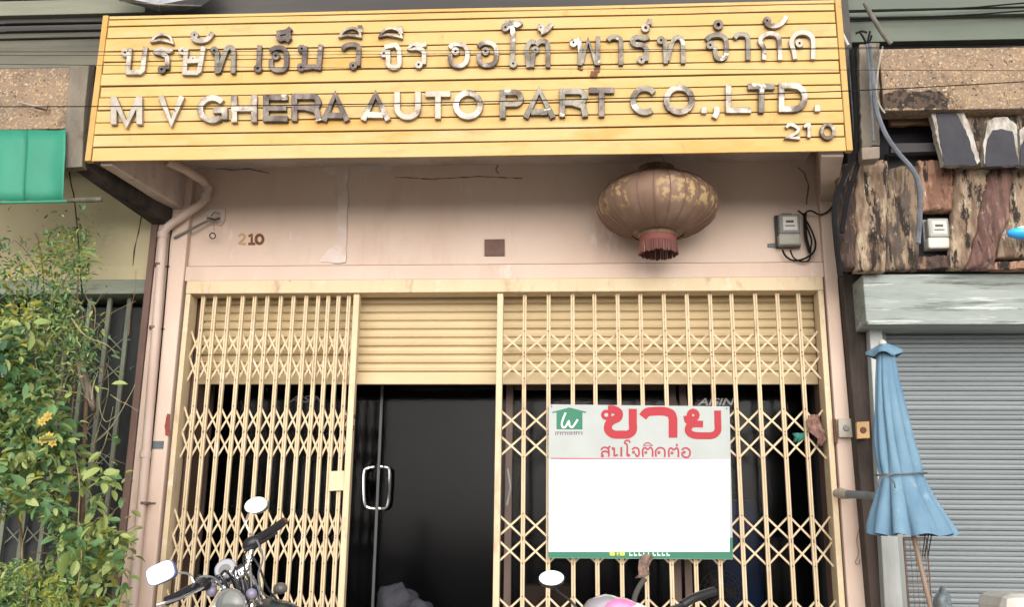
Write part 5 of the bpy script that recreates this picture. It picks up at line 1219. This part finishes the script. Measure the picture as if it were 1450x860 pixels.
plant('shrub', 'broad-leaved green shrub with yellow blossoms before the left neighbour gate', reg_mid, 285, 5200, (-1.05,-.55), (6,2,7,1.6), 13, 5,
      [{'p': [(118,980),(112,860),(116,740),(118,640),(122,560),(112,500)], 'r': .016, 'Y': -.55}, {'p': [(60,980),(75,860),(95,760),(115,700)], 'r': .012, 'Y': -.6}, {'p': [(20,980),(30,800),(25,700),(30,600)], 'r': .010, 'Y': -.7},
       {'p': [(112,860),(110,760),(114,690),(105,640)], 'r': .004, 'pale': True, 'Y': -.95}, {'p': [(120,960),(108,860),(114,800),(112,740)], 'r': .004, 'pale': True, 'Y': -1.0}, {'p': [(118,860),(135,820),(150,790)], 'r': .003, 'pale': True, 'Y': -.9},
       {'p': [(70,660),(110,640),(150,615),(185,560),(192,545)], 'r': .003, 'pale': True, 'Y': -.7}, {'p': [(140,560),(144,585),(152,598),(165,590)], 'r': .003, 'pale': True, 'Y': -.6}, {'p': [(90,980),(86,870),(84,800),(90,750)], 'r': .006, 'Y': -.8}], cluster=110,
      holes=[[(-10,730),(40,722),(70,735),(84,770),(70,800),(-20,795)], [(95,690),(125,690),(130,740),(100,745)]])
reg_low = [(-70,800),(10,795),(60,790),(90,812),(100,860),(110,980),(-70,980)]
plant('ground_plant', 'low feathery light green plant in the lower left corner', reg_low, 10, 3200, (-1.35,-1.1), (3,1,6,1), 6, 8, [{'p': [(30,980),(35,880),(40,820)], 'r': .005}], cluster=50, thin=True)
rg2 = random.Random(21)
tw = thing('dry_twigs', P(120,860,-.5), 'tangle of thin bare pale twigs before the left neighbour gate', 'twigs', None)
for k in range(80):
    x0_, y0_ = rg2.uniform(20, 180), rg2.uniform(440, 860); a_ = rg2.uniform(-1.9, -.2) if rg2.random() < .8 else rg2.uniform(0, .6); l_ = rg2.uniform(40, 120); Yt = rg2.uniform(-.85, -.3)
    q_ = [(x0_+l_*t_*math.cos(a_)+rg2.gauss(0, 4), y0_+l_*t_*math.sin(a_)+rg2.gauss(0, 4)+10*t_*t_) for t_ in (0, .33, .66, 1)]
    if max(p_[0] for p_ in q_) > 196: continue
    V_ = [P(a2, b2, Yt) for a2, b2 in sp(q_, 4)]; MB().tube(V_, [rg2.choice((.0022,.003,.0045))*(1-.6*i_/len(V_)) for i_ in range(len(V_))], 5).build('twig', rg2.choice((M_stem, M_stemp, M_stemp)), tw, smooth=True)
# dry brown hanging leaf and dry stems
cloth('dry_leaf', [(118,515,2),(121,528,6),(126,545,7),(129,562,6),(133,576,3),(135,584,1)], -.66, mat('dry_brown_leaf', (150,136,120), (116,104,92), 10, rough=.9, bump=.4), 'large withered brown leaf hanging among the vine stems', 'leaf', 1, .02)
# blossoms
M_flower = mat('yellow_petal', (232,206,104), (222,180,76), 8, rough=.6, bump=.1, k=.5)
rng = random.Random(4)
names = ['yellow blossom highest in the shrub', 'second yellow blossom just left of the highest', 'yellow blossom at the right of the lower cluster', 'lowest yellow blossom of the cluster', 'small yellow blossom at the far right of the cluster']
for (fx, fy), lb in zip(((68,590),(60,597),(70,619),(61,624),(75,627)), names):
    mb = MB(); c = P(fx, fy, -1.12)
    for k in range(6):
        e = Matrix.Rotation(k*1.05+rng.uniform(-.2,.2), 3, 'Y') @ Matrix.Rotation(R(90)+.5, 3, 'X'); addleaf(mb, c, .024, .017, e, .5)
    mb.ball(c+Vector((0,-.006,0)), .007, .006, .007, 8, 6)
    tag(mb.build('blossom', M_flower, loc=c), lb, 'flower', 'yellow blossoms on the shrub')
